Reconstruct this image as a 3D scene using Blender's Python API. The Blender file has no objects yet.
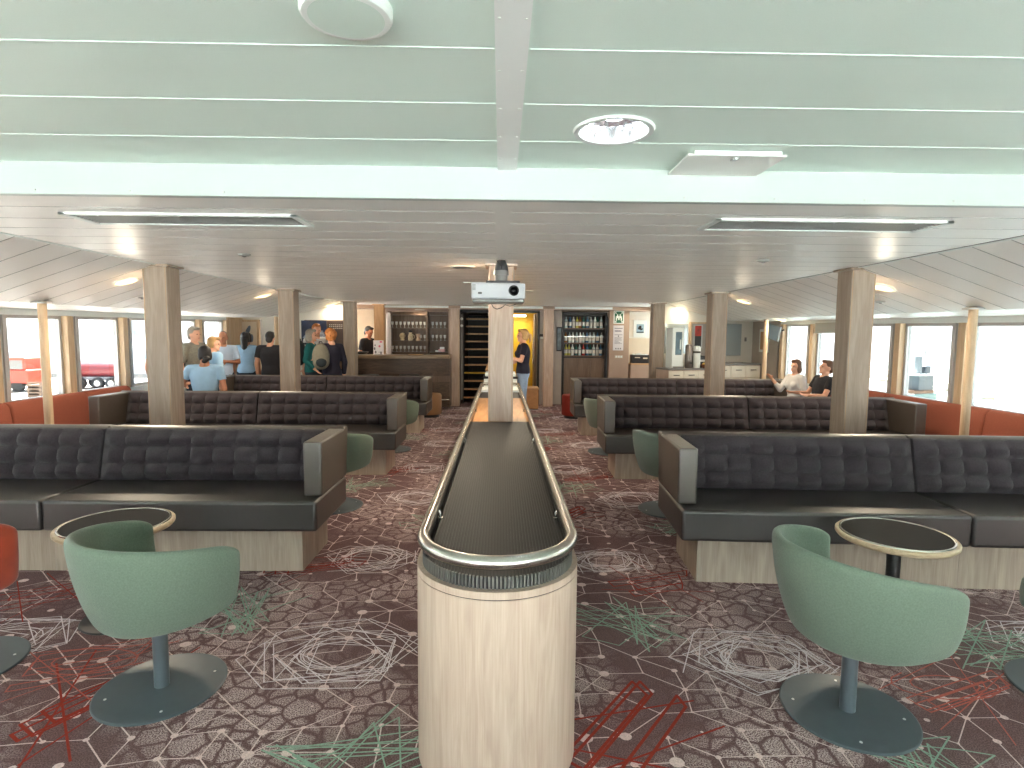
import bpy, bmesh, math, random
from mathutils import Vector, Matrix
sc = bpy.context.scene
COL = sc.collection
PI = math.pi
RND = random.Random(11)
H = 1.55

# ------------------------------------------------------------------ materials
def lin(c):
    return tuple((v/255/12.92 if v/255 <= .04045 else ((v/255+.055)/1.055)**2.4) for v in c)
MATS = {}
def mat(name, rgb, rough=.5, metal=0., bump=0., bscale=200., var=0., vscale=3., spec=.5, stretch=None, sheen=0., emit=0., coat=0.):
    if name in MATS: return MATS[name]
    m = bpy.data.materials.new(name); m.use_nodes = True
    nt = m.node_tree; n = nt.nodes; l = nt.links
    b = n['Principled BSDF']
    c = lin(rgb)
    b.inputs['Base Color'].default_value = (*c, 1)
    b.inputs['Roughness'].default_value = rough
    b.inputs['Metallic'].default_value = metal
    b.inputs['Specular IOR Level'].default_value = spec
    b.inputs['Sheen Weight'].default_value = sheen
    b.inputs['Coat Weight'].default_value = coat
    if emit:
        b.inputs['Emission Color'].default_value = (*c, 1); b.inputs['Emission Strength'].default_value = emit
    tc = n.new('ShaderNodeTexCoord')
    if var:
        mp = n.new('ShaderNodeMapping'); l.new(tc.outputs['Object'], mp.inputs['Vector'])
        if stretch: mp.inputs['Scale'].default_value = stretch
        no = n.new('ShaderNodeTexNoise'); no.inputs['Scale'].default_value = vscale; no.inputs['Detail'].default_value = 5
        l.new(mp.outputs[0], no.inputs['Vector'])
        r = n.new('ShaderNodeMapRange'); r.inputs['From Min'].default_value = .3; r.inputs['From Max'].default_value = .7
        r.inputs['To Min'].default_value = 1-var; r.inputs['To Max'].default_value = 1+var
        l.new(no.outputs['Fac'], r.inputs['Value'])
        mx = n.new('ShaderNodeMix'); mx.data_type = 'RGBA'; mx.blend_type = 'MULTIPLY'; mx.inputs['Factor'].default_value = 1
        mx.inputs['A'].default_value = (*c, 1); l.new(r.outputs[0], mx.inputs['B'])
        l.new(mx.outputs['Result'], b.inputs['Base Color'])
    if bump:
        no2 = n.new('ShaderNodeTexNoise'); no2.inputs['Scale'].default_value = bscale
        l.new(tc.outputs['Object'], no2.inputs['Vector'])
        bp = n.new('ShaderNodeBump'); bp.inputs['Strength'].default_value = bump; bp.inputs['Distance'].default_value = .002
        l.new(no2.outputs['Fac'], bp.inputs['Height']); l.new(bp.outputs[0], b.inputs['Normal'])
    MATS[name] = m
    return m

def wood_mat(name, rgb_a, rgb_b, axis='Z', rough=.45):
    m = bpy.data.materials.new(name); m.use_nodes = True
    nt = m.node_tree; n = nt.nodes; l = nt.links; b = n['Principled BSDF']
    tc = n.new('ShaderNodeTexCoord'); mp = n.new('ShaderNodeMapping')
    l.new(tc.outputs['Object'], mp.inputs['Vector'])
    mp.inputs['Scale'].default_value = {'Z': (9, 9, .9), 'X': (.9, 9, 9), 'Y': (9, .9, 9)}[axis]
    no = n.new('ShaderNodeTexNoise'); no.inputs['Scale'].default_value = 2.2; no.inputs['Detail'].default_value = 7; no.inputs['Distortion'].default_value = 1.3
    l.new(mp.outputs[0], no.inputs['Vector'])
    mp2 = n.new('ShaderNodeMapping'); l.new(tc.outputs['Object'], mp2.inputs['Vector'])
    mp2.inputs['Scale'].default_value = {'Z': (120, 120, 3), 'X': (3, 120, 120), 'Y': (120, 3, 120)}[axis]
    n2 = n.new('ShaderNodeTexNoise'); n2.inputs['Scale'].default_value = 1.5; n2.inputs['Detail'].default_value = 3
    l.new(mp2.outputs[0], n2.inputs['Vector'])
    ad = n.new('ShaderNodeMath'); ad.operation = 'MULTIPLY_ADD'; ad.inputs[1].default_value = .45
    l.new(n2.outputs['Fac'], ad.inputs[0]); l.new(no.outputs['Fac'], ad.inputs[2])
    cr = n.new('ShaderNodeValToRGB')
    cr.color_ramp.elements[0].position = .45; cr.color_ramp.elements[0].color = (*lin(rgb_a), 1)
    cr.color_ramp.elements[1].position = .95; cr.color_ramp.elements[1].color = (*lin(rgb_b), 1)
    l.new(ad.outputs[0], cr.inputs[0]); l.new(cr.outputs[0], b.inputs['Base Color'])
    b.inputs['Roughness'].default_value = rough; b.inputs['Specular IOR Level'].default_value = .35
    MATS[name] = m
    return m

M = {}
M['wood_pale'] = wood_mat('pale_ash_laminate', (172, 147, 130), (200, 179, 162))
M['wood_plinth'] = wood_mat('plinth_ash_laminate', (146, 131, 116), (180, 166, 150))
M['wood_pillar'] = wood_mat('pillar_ash_laminate', (140, 124, 110), (172, 156, 140))
M['wood_tan'] = wood_mat('tan_oak', (165, 125, 85), (196, 156, 112))
M['wood_table'] = wood_mat('table_ash', (180, 155, 125), (214, 192, 162), 'X')
M['wood_dark'] = wood_mat('bar_walnut', (66, 52, 43), (98, 80, 66), 'X')
M['wood_mid'] = wood_mat('cabinet_grey_oak', (92, 74, 60), (122, 102, 86))
M['wood_orange'] = wood_mat('console_oak', (172, 122, 76), (200, 148, 98), 'Y')
M['wood_window'] = wood_mat('window_oak', (182, 152, 120), (214, 188, 156))
M['leather'] = mat('dark_brown_leather', (46, 42, 40), .36, bump=.12, bscale=350, var=.08, vscale=6, spec=.9)
M['leather_arm'] = mat('grey_brown_leather', (72, 64, 57), .38, bump=.12, bscale=350, var=.08, vscale=6, spec=.9)
M['tuft'] = mat('charcoal_wool', (55, 49, 53), .95, bump=.5, bscale=500, var=.18, vscale=90, spec=.2, sheen=.15)
M['green'] = mat('sage_green_wool', (99, 113, 99), .95, bump=.6, bscale=420, var=.12, vscale=160, spec=.15, sheen=.2)
M['green_pale'] = mat('pale_sage_wool', (120, 131, 121), .95, bump=.5, bscale=420, var=.1, vscale=160, spec=.15, sheen=.2)
M['orange'] = mat('burnt_orange_velvet', (128, 46, 22), .8, bump=.2, bscale=200, var=.16, vscale=9, spec=.2, sheen=.3)
M['bench'] = mat('terracotta_wool', (150, 86, 68), .95, bump=.4, bscale=420, var=.1, vscale=120, spec=.15)
M['slate'] = mat('slate_powder_coat', (80, 90, 96), .38, metal=.2, var=.04, vscale=20)
M['slate_pole'] = mat('slate_tube', (108, 118, 124), .3, metal=.5)
M['black'] = mat('black_powder_coat', (22, 22, 24), .4)
M['blacklam'] = mat('black_laminate', (24, 22, 21), .75, var=.25, vscale=240, spec=.2)
M['steel'] = mat('brushed_stainless', (196, 192, 184), .24, metal=1., var=.05, vscale=30)
M['screw'] = mat('bright_screw_steel', (220, 222, 222), .3, metal=.8)
M['ceil_front'] = mat('mint_ceiling_steel', (224, 240, 231), .5, var=.02, vscale=300, spec=.4)
M['ceil_seam'] = mat('pale_ceiling_seam', (226, 240, 233), .45)
M['ceil'] = mat('grey_white_ceiling_steel', (243, 242, 237), .42, spec=.35, var=.02, vscale=2)
M['ceil_gap'] = mat('ceiling_groove', (172, 172, 168), .6)
M['white'] = mat('white_painted_steel', (228, 234, 230), .4)
M['whitewall'] = mat('white_wall_paint', (226, 222, 212), .6)
M['cream'] = mat('cream_wall_laminate', (216, 198, 172), .55, var=.04, vscale=5)
M['tanwall'] = mat('taupe_wall_laminate', (160, 136, 118), .55, var=.04, vscale=5)
M['greige'] = mat('greige_wall_laminate', (168, 158, 148), .5, var=.05, vscale=6)
M['frame'] = mat('grey_aluminium_frame', (188, 186, 184), .4, metal=.3)
M['vent'] = mat('dark_vent_grille', (122, 122, 119), .5)
M['dark'] = mat('near_black_laminate', (26, 23, 22), .5)
M['grille'] = mat('black_ribbed_grille', (17, 16, 16), .55, metal=.0)
M['grille_base'] = mat('grille_tray', (14, 14, 14), .6)
M['plastic'] = mat('white_projector_plastic', (204, 204, 208), .35)
M['greyplastic'] = mat('grey_plastic', (120, 118, 116), .4)
M['yellow'] = mat('mustard_wall', (196, 158, 26), .6)
M['lamp'] = mat('warm_lamp_diffuser', (255, 226, 176), .5, emit=5.5)
M['lampwhite'] = mat('cool_lamp_strip', (255, 244, 214), .5, emit=5.)
M['reflector'] = mat('faceted_mirror_reflector', (240, 243, 245), .16, metal=1.)
M['skin'] = mat('skin_light', (214, 160, 132), .55, var=.04, vscale=20)
M['skin_mid'] = mat('skin_tan', (176, 118, 88), .55, var=.04, vscale=20)
M['hair_dark'] = mat('hair_black', (26, 20, 20), .5, bump=.5, bscale=120)
M['hair_brown'] = mat('hair_brown', (98, 66, 44), .55, bump=.5, bscale=120)
M['hair_grey'] = mat('hair_grey', (142, 136, 126), .6, bump=.5, bscale=120, var=.2, vscale=60)
M['hair_blond'] = mat('hair_blond', (176, 138, 88), .55, bump=.5, bscale=120, var=.2, vscale=60)
M['hair_ginger'] = mat('hair_ginger', (172, 104, 44), .55, bump=.5, bscale=120, var=.25, vscale=50)
M['eye'] = mat('eye_dark', (30, 24, 22), .2)
M['lip'] = mat('lip', (172, 92, 84), .5)
M['blueshirt'] = mat('light_blue_cotton', (150, 184, 212), .9, var=.05, vscale=14)
M['palestripe'] = mat('pale_blue_stripe_cotton', (186, 204, 228), .9, var=.06, vscale=30, stretch=(9, 9, .5))
M['greyshirt'] = mat('grey_check_cotton', (128, 124, 112), .9, var=.15, vscale=40)
M['blackshirt'] = mat('black_cotton', (30, 29, 34), .9)
M['navy'] = mat('navy_cotton', (24, 22, 40), .9)
M['teal'] = mat('teal_jersey', (16, 92, 92), .9)
M['lightgrey'] = mat('light_grey_knit', (196, 194, 192), .9)
M['jeans'] = mat('washed_denim', (142, 164, 192), .9, var=.08, vscale=14)
M['darkjeans'] = mat('dark_denim', (34, 50, 64), .9)
M['trouser'] = mat('navy_trousers', (38, 44, 60), .9)
M['shoe'] = mat('dark_shoe_leather', (32, 28, 26), .5)
M['packgrey'] = mat('grey_green_nylon', (112, 108, 94), .8, var=.1, vscale=20)
M['packdark'] = mat('dark_nylon', (24, 34, 40), .8)

def glass_mat(name, tint):
    m = bpy.data.materials.new(name); m.use_nodes = True
    nt = m.node_tree; n = nt.nodes; l = nt.links
    n.remove(n['Principled BSDF'])
    tr = n.new('ShaderNodeBsdfTransparent'); tr.inputs[0].default_value = (*tint, 1)
    gl = n.new('ShaderNodeBsdfGlossy'); gl.inputs['Roughness'].default_value = .02
    lw = n.new('ShaderNodeLayerWeight'); lw.inputs[0].default_value = .5
    pw = n.new('ShaderNodeMath'); pw.operation = 'POWER'; pw.inputs[1].default_value = 4; l.new(lw.outputs['Facing'], pw.inputs[0])
    fr = n.new('ShaderNodeMath'); fr.operation = 'MULTIPLY_ADD'; fr.inputs[1].default_value = .35; fr.inputs[2].default_value = .03; l.new(pw.outputs[0], fr.inputs[0])
    mx = n.new('ShaderNodeMixShader')
    l.new(fr.outputs[0], mx.inputs[0]); l.new(tr.outputs[0], mx.inputs[1]); l.new(gl.outputs[0], mx.inputs[2])
    l.new(mx.outputs[0], n['Material Output'].inputs[0])
    return m
M['glass'] = glass_mat('clear_window_glass', (.93,.96,.95))
M['glass_side'] = glass_mat('grey_tinted_window_glass', (.64,.655,.65))

def carpet_mat():
    m = bpy.data.materials.new('patterned_carpet'); m.use_nodes = True
    nt = m.node_tree; n = nt.nodes; l = nt.links; b = n['Principled BSDF']
    tc = n.new('ShaderNodeTexCoord')
    wn = n.new('ShaderNodeTexNoise'); wn.inputs['Scale'].default_value = 9
    l.new(tc.outputs['Object'], wn.inputs['Vector'])
    mixv = n.new('ShaderNodeMix'); mixv.data_type = 'VECTOR'; mixv.inputs['Factor'].default_value = .045
    l.new(tc.outputs['Object'], mixv.inputs['A']); l.new(wn.outputs['Color'], mixv.inputs['B'])
    vo = n.new('ShaderNodeTexVoronoi'); vo.feature = 'DISTANCE_TO_EDGE'; vo.inputs['Scale'].default_value = 11
    l.new(mixv.outputs['Result'], vo.inputs['Vector'])
    edge = n.new('ShaderNodeMapRange'); edge.inputs['From Min'].default_value = .035; edge.inputs['From Max'].default_value = .11
    l.new(vo.outputs['Distance'], edge.inputs['Value'])
    sp = n.new('ShaderNodeTexNoise'); sp.inputs['Scale'].default_value = 190; sp.inputs['Detail'].default_value = 2
    l.new(tc.outputs['Object'], sp.inputs['Vector'])
    spr = n.new('ShaderNodeMapRange'); spr.inputs['From Min'].default_value = .42; spr.inputs['From Max'].default_value = .58
    l.new(sp.outputs['Fac'], spr.inputs['Value'])
    big = n.new('ShaderNodeTexNoise'); big.inputs['Scale'].default_value = 1.15; big.inputs['Detail'].default_value = 2
    l.new(tc.outputs['Object'], big.inputs['Vector'])
    bigr = n.new('ShaderNodeMapRange'); bigr.inputs['From Min'].default_value = .43; bigr.inputs['From Max'].default_value = .60
    bigr.inputs['To Min'].default_value = .05; bigr.inputs['To Max'].default_value = .95
    l.new(big.outputs['Fac'], bigr.inputs['Value'])
    a = n.new('ShaderNodeMath'); a.operation = 'MULTIPLY'; l.new(edge.outputs[0], a.inputs[0]); l.new(bigr.outputs[0], a.inputs[1])
    a2 = n.new('ShaderNodeMath'); a2.operation = 'MULTIPLY'; l.new(a.outputs[0], a2.inputs[0]); l.new(spr.outputs[0], a2.inputs[1])
    bs = n.new('ShaderNodeMix'); bs.data_type = 'RGBA'
    bs.inputs['A'].default_value = (*lin((86, 63, 64)), 1); bs.inputs['B'].default_value = (*lin((112, 88, 88)), 1)
    l.new(spr.outputs[0], bs.inputs['Factor'])
    mx = n.new('ShaderNodeMix'); mx.data_type = 'RGBA'
    l.new(bs.outputs['Result'], mx.inputs['A']); mx.inputs['B'].default_value = (*lin((200, 180, 178)), 1)
    l.new(a2.outputs[0], mx.inputs['Factor'])
    l.new(mx.outputs['Result'], b.inputs['Base Color'])
    b.inputs['Roughness'].default_value = 1; b.inputs['Specular IOR Level'].default_value = .1
    bp = n.new('ShaderNodeBump'); bp.inputs['Strength'].default_value = .4; bp.inputs['Distance'].default_value = .003
    l.new(sp.outputs['Fac'], bp.inputs['Height']); l.new(bp.outputs[0], b.inputs['Normal'])
    return m
M['carpet'] = carpet_mat()
M['yarn_pale'] = mat('pale_yarn', (208, 186, 183), 1, spec=.1, var=.25, vscale=200)
M['yarn_white'] = mat('white_yarn', (216, 206, 210), 1, spec=.1, var=.2, vscale=200)
M['yarn_green'] = mat('green_yarn', (134, 158, 142), 1, spec=.1, var=.2, vscale=200)
M['yarn_red'] = mat('red_yarn', (136, 46, 36), 1, spec=.1, var=.2, vscale=200)
M['yarn_pink'] = mat('rose_yarn', (168, 92, 82), 1, spec=.1, var=.2, vscale=200)

# ------------------------------------------------------------------ mesh building
class MB:
    def __init__(s): s.v = []; s.f = []; s.m = []; s.k = 0
    def add(s, vs, fs):
        o = len(s.v); s.v += [tuple(p) for p in vs]; s.f += [tuple(i+o for i in f) for f in fs]; s.m += [s.k]*len(fs); return s
    def box(s, x0, x1, y0, y1, z0, z1):
        return s.add([(x0,y0,z0),(x1,y0,z0),(x1,y1,z0),(x0,y1,z0),(x0,y0,z1),(x1,y0,z1),(x1,y1,z1),(x0,y1,z1)],
                     [(0,3,2,1),(4,5,6,7),(0,1,5,4),(1,2,6,5),(2,3,7,6),(3,0,4,7)])
    def bar(s, p0, p1, w, h=None, up=(0,0,1)):
        h = h or w; p0 = Vector(p0); p1 = Vector(p1); d = (p1-p0).normalized(); u = Vector(up)
        if abs(d.dot(u)) > .98: u = Vector((0,1,0))
        a = d.cross(u).normalized()*w/2; b = a.cross(d).normalized()*h/2
        return s.add([p0-a-b,p0+a-b,p0+a+b,p0-a+b,p1-a-b,p1+a-b,p1+a+b,p1-a+b],
                     [(0,1,2,3),(7,6,5,4),(0,4,5,1),(1,5,6,2),(2,6,7,3),(3,7,4,0)])
    def cyl(s, p0, p1, r0, r1=None, n=20):
        r1 = r0 if r1 is None else r1
        return s.tube([p0, p1], [r0, r1], n)
    def tube(s, path, r, n=12, closed=False, caps=True):
        P = [Vector(p) for p in path]; N = len(P); rr = r if isinstance(r, (list, tuple)) else [r]*N
        vs = []; ref = None
        for i in range(N):
            a = P[(i-1) % N] if (i or closed) else P[i]; b = P[(i+1) % N] if (i < N-1 or closed) else P[i]
            d = (b-a).normalized()
            if ref is None:
                ref = Vector((0,0,1)) if abs(d.z) < .9 else Vector((1,0,0))
            u = d.cross(ref).normalized(); w = u.cross(d).normalized(); ref = w
            vs += [P[i]+(u*math.cos(2*PI*k/n)+w*math.sin(2*PI*k/n))*rr[i] for k in range(n)]
        fs = []
        for i in range(N if closed else N-1):
            j = (i+1) % N
            fs += [(i*n+k, i*n+(k+1)%n, j*n+(k+1)%n, j*n+k) for k in range(n)]
        if caps and not closed: fs += [tuple(range(n-1,-1,-1)), tuple((N-1)*n+k for k in range(n))]
        return s.add(vs, fs)
    def lathe(s, prof, c=(0,0,0), n=32, sx=1, sy=1):
        c = Vector(c); vs = []; fs = []
        for r, z in prof: vs += [c+Vector((r*sx*math.cos(2*PI*k/n), r*sy*math.sin(2*PI*k/n), z)) for k in range(n)]
        for i in range(len(prof)-1): fs += [(i*n+k, i*n+(k+1)%n, (i+1)*n+(k+1)%n, (i+1)*n+k) for k in range(n)]
        fs += [tuple(range(n-1,-1,-1)), tuple((len(prof)-1)*n+k for k in range(n))]
        return s.add(vs, fs)
    def ell(s, c, r, rot=None, n=14, m=9):
        c = Vector(c); rot = rot or Matrix.Identity(3); vs = [c+rot@Vector((0,0,-r[2]))]; fs = []
        for i in range(1, m):
            t = -PI/2+PI*i/m
            vs += [c+rot@Vector((r[0]*math.cos(t)*math.cos(2*PI*k/n), r[1]*math.cos(t)*math.sin(2*PI*k/n), r[2]*math.sin(t))) for k in range(n)]
        vs.append(c+rot@Vector((0,0,r[2]))); L = len(vs)-1
        fs += [(0, 1+(k+1)%n, 1+k) for k in range(n)]
        for i in range(m-2): fs += [(1+i*n+k, 1+i*n+(k+1)%n, 1+(i+1)*n+(k+1)%n, 1+(i+1)*n+k) for k in range(n)]
        fs += [(L, 1+(m-2)*n+k, 1+(m-2)*n+(k+1)%n) for k in range(n)]
        return s.add(vs, fs)
    def prism(s, poly, z0, z1):
        n = len(poly)
        return s.add([(x,y,z0) for x,y in poly]+[(x,y,z1) for x,y in poly],
                     [tuple(range(n-1,-1,-1)), tuple(range(n,2*n))]+[(i,(i+1)%n,n+(i+1)%n,n+i) for i in range(n)])
    def xf(s, mtx):
        s.v = [tuple(mtx@Vector(p)) for p in s.v]; return s
    def build(s, name, mats, parent=None, smooth=True, bevel=0., seg=2, loc=None, ang=40, merge=False):
        me = bpy.data.meshes.new(name); me.from_pydata(s.v, [], s.f)
        for m in (mats if isinstance(mats, (list, tuple)) else [mats]): me.materials.append(m)
        me.polygons.foreach_set('material_index', s.m)
        bm = bmesh.new(); bm.from_mesh(me)
        if merge: bmesh.ops.remove_doubles(bm, verts=bm.verts, dist=1e-5)
        bmesh.ops.recalc_face_normals(bm, faces=bm.faces); bm.to_mesh(me); bm.free()
        if smooth:
            me.polygons.foreach_set('use_smooth', [True]*len(me.polygons)); me.set_sharp_from_angle(angle=math.radians(ang))
        me.update()
        o = bpy.data.objects.new(name, me); COL.objects.link(o)
        if parent: o.parent = parent
        if loc: o.location = loc
        if bevel:
            md = o.modifiers.new('bevel', 'BEVEL'); md.width = bevel; md.segments = seg; md.limit_method = 'ANGLE'; md.angle_limit = math.radians(40)
            md.harden_normals = False
        return o

def tag(o, label, cat, group=None):
    o['label'] = label; o['category'] = cat
    if group: o['group'] = group
    return o
def thing(name, label, cat, loc=(0,0,0), rz=0, group=None):
    o = bpy.data.objects.new(name, None); COL.objects.link(o); o.location = loc; o.rotation_euler = (0,0,rz); o.empty_display_size = .1
    return tag(o, label, cat, group)
def struct(o): o['kind'] = 'structure'; return o
def dup(root, loc, rz=None, label=None, group=None):
    def cp(o, par):
        c = o.copy(); COL.objects.link(c)
        if par: c.parent = par
        for ch in list(o.children): cp(ch, c)
        return c
    r = cp(root, None); r.location = loc
    if rz is not None: r.rotation_euler = (0,0,rz)
    if label: r['label'] = label
    if group: r['group'] = group
    return r

# ------------------------------------------------------------------ camera (a person's eye height, 20 mm lens)
cam = bpy.data.cameras.new('camera'); cam.lens = 20; cam.sensor_width = 36; cam.clip_start = .05; cam.clip_end = 500
co = bpy.data.objects.new('camera', cam); COL.objects.link(co)
rt = Vector((.99978226, -.01936619, .00777127)); up = Vector((-.00608265, .08577604, .99629588)); fw = Vector((.01996105, .99612621, -.08563957))
co.matrix_world = Matrix(((rt.x, up.x, -fw.x, 0), (rt.y, up.y, -fw.y, 0), (rt.z, up.z, -fw.z, H), (0,0,0,1)))
sc.camera = co

# ------------------------------------------------------------------ floor
def build_floor():
    b = MB()
    b.add([(-5.6,-3.6,0),(5.6,-3.6,0),(5.6,16.5,0),(-5.6,16.5,0)], [(0,1,2,3)])
    cnt = [0]
    def seg(p, q, w, k):
        p = Vector(p); q = Vector(q); d = q-p
        if d.length < 1e-4: return
        n = Vector((-d.y, d.x)).normalized()*w/2; e = d.normalized()*w*.3
        z = .0008+.0004*k+(cnt[0] % 23)*.00003; cnt[0] += 1
        b.k = k
        b.add([(p.x-n.x-e.x,p.y-n.y-e.y,z),(q.x-n.x+e.x,q.y-n.y+e.y,z),(q.x+n.x+e.x,q.y+n.y+e.y,z),(p.x+n.x-e.x,p.y+n.y-e.y,z)], [(0,1,2,3)])
    def dot(x, y, r):
        b.k = 1; z = .0014+(cnt[0] % 23)*.00003; cnt[0] += 1
        b.add([(x+r*1.1*math.cos(2*PI*i/9), y+r*math.sin(2*PI*i/9), z) for i in range(9)], [tuple(range(9))])
    # thin network of lines joining pale dots
    r = random.Random(3)
    ax = Vector((.158, .010)); ay = Vector((.040, .136))
    pts = {}
    for i in range(-46, 47):
        for j in range(-14, 92):
            p = ax*i+ay*j+Vector((r.uniform(-.014,.014), r.uniform(-.014,.014)))
            p.x -= .040*j*.97
            if -5.2 < p.x < 5.2 and .7 < p.y < 13: pts[i,j] = p
    for (i,j), p in pts.items():
        ph = (i+2*j) % 3
        w = .0052
        if ph == 2:
            if r.random() < .55:
                o3 = r.choice((((1,0),(-1,1),(0,-1)),((-1,0),(0,1),(1,-1))))
                for di, dj in o3:
                    if (i+di,j+dj) in pts and r.random() < .85: seg(p, pts[i+di,j+dj], w, 1)
            elif r.random() < .5: continue
            dot(p.x, p.y, r.choice((.011,.014,.017,.026)) if r.random() < .8 else .006)
            continue
        if (i+1,j) in pts and ph == 0 and r.random() < .93: seg(p, pts[i+1,j], w*.75, 1)
        if ph == 0:
            for q in ((i-1,j+1),(i,j-1)):
                if q in pts and r.random() < .48: seg(p, pts[q], w, 1)
            if (i+1,j+1) in pts and (i+1+2*(j+1)) % 3 != 2 and r.random() < .5: seg(p, pts[i+1,j+1], w*.8, 1)
        if ph == 1:
            for q in ((i,j+1),(i+1,j-1)):
                if q in pts and (q[0]+2*q[1]) % 3 != 2 and r.random() < .48: seg(p, pts[q], w, 1)
        dot(p.x, p.y, r.choice((.010,.011,.013,.014,.022)) if r.random() < .8 else .006)
    # scribbles
    def white(cx, cy, R=.38):
        for k in range(11):
            n = r.choice((4,4,5,5,6)); a0 = r.uniform(0, 2*PI); rr = R*r.uniform(.48, 1.05); ox = r.uniform(-.06,.06); oy = r.uniform(-.03,.03)
            q = []
            for t in range(n):
                a = a0+2*PI*t/n+r.uniform(-.25,.25)
                q.append(Vector((cx+ox+rr*math.cos(a)*1.1, cy+oy+rr*math.sin(a)*.84)))
            for t in range(n-(k % 3 == 0)): seg(q[t], q[(t+1)%n], .0048, 2)
        for k in range(4):
            a0 = r.uniform(0,6); rr = R*.42*r.uniform(.8,1.2)
            q = [Vector((cx+rr*math.cos(a0+.35*t)*1.15, cy+rr*math.sin(a0+.35*t)*.8)) for t in range(12)]
            for t in range(11): seg(q[t], q[t+1], .0045, 2)
    def green(cx, cy, R=.40):
        a = r.uniform(0, 6); p = Vector((cx+R*math.cos(a), cy+.8*R*math.sin(a)))
        for k in range(24):
            a += r.choice((2.3, 2.7, 3.4, 3.8, .5)); q = Vector((cx+R*r.uniform(.6,1.05)*math.cos(a), cy+.8*R*r.uniform(.6,1.05)*math.sin(a)))
            seg(p, q, .0062, 3); p = q
    def red(cx, cy, R=.33, th=.012, ang=.75, k0=4):
        d = Vector((math.cos(ang), math.sin(ang))); e = Vector((-d.y, d.x))
        c = Vector((cx, cy)); 
        for k in range(3):
            u0 = -R*r.uniform(.4,1); u1 = R*r.uniform(.4,1); v0 = R*r.uniform(-.5,.1); v1 = v0+R*r.uniform(.12,.4)
            q = [c+d*u0+e*v0, c+d*u1+e*v0, c+d*u1+e*v1+d*.05, c+d*u0+e*v1]
            for t in range(4): seg(q[t], q[(t+1)%4], th, k0)
        for k in range(3):
            a = r.uniform(0,6); seg(c+Vector((math.cos(a),math.sin(a)))*R*1.2, c-Vector((math.cos(a+.6),math.sin(a+.6)))*R*1.15, th*.7, k0)
    def pink(cx, cy, R=.33): 
        for k in range(2):
            rr = R*(.35+.2*k); a0 = r.uniform(0,6)
            q = [c for c in (Vector((cx+rr*math.cos(a0+.45*t)*1.3, cy+rr*.6*math.sin(a0+.45*t))) for t in range(11))]
            for t in range(10): seg(q[t], q[t+1], .007, 5)
        red(cx, cy, R, .007, .35, 5)
    for s, y0 in ((-1, 0), (1, -.06)):
        for k in range(4):
            Y = y0+k*2.68
            white(-.78 if s < 0 else 1.25, 2.66+Y, .38)
            green(s*1.45 if s < 0 else .66, 3.13+Y-(.1 if s > 0 else 0))
            red(-1.72 if s < 0 else .47, 2.36+Y-(.22 if s > 0 else 0), .36, .013, 1.0 if s < 0 else .9)
            red(-1.26 if s < 0 else .96, 3.75+Y-(.25 if s > 0 else 0), .3, .008, .3)
            pink(-1.95 if s < 0 else 2.0, 2.6+Y-(.15 if s > 0 else 0))
            white(-2.5 if s < 0 else 2.9, 2.8+Y, .3)
            green(-.5 if s < 0 else 2.5, 1.95+Y if s < 0 else 2.77+Y)
            green(-2.6 if s < 0 else 1.6, 4.6+Y if s < 0 else 1.85+Y)
            red(-2.7 if s < 0 else 2.2, 3.3+Y, .3, .009, .5)
            white(-.9 if s < 0 else .75, 5.34-2.68+1.2+Y, .3)
    o = b.build('floor', [M['carpet'], M['yarn_pale'], M['yarn_white'], M['yarn_green'], M['yarn_red'], M['yarn_pink']], smooth=False)
    return struct(o)
build_floor()

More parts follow.
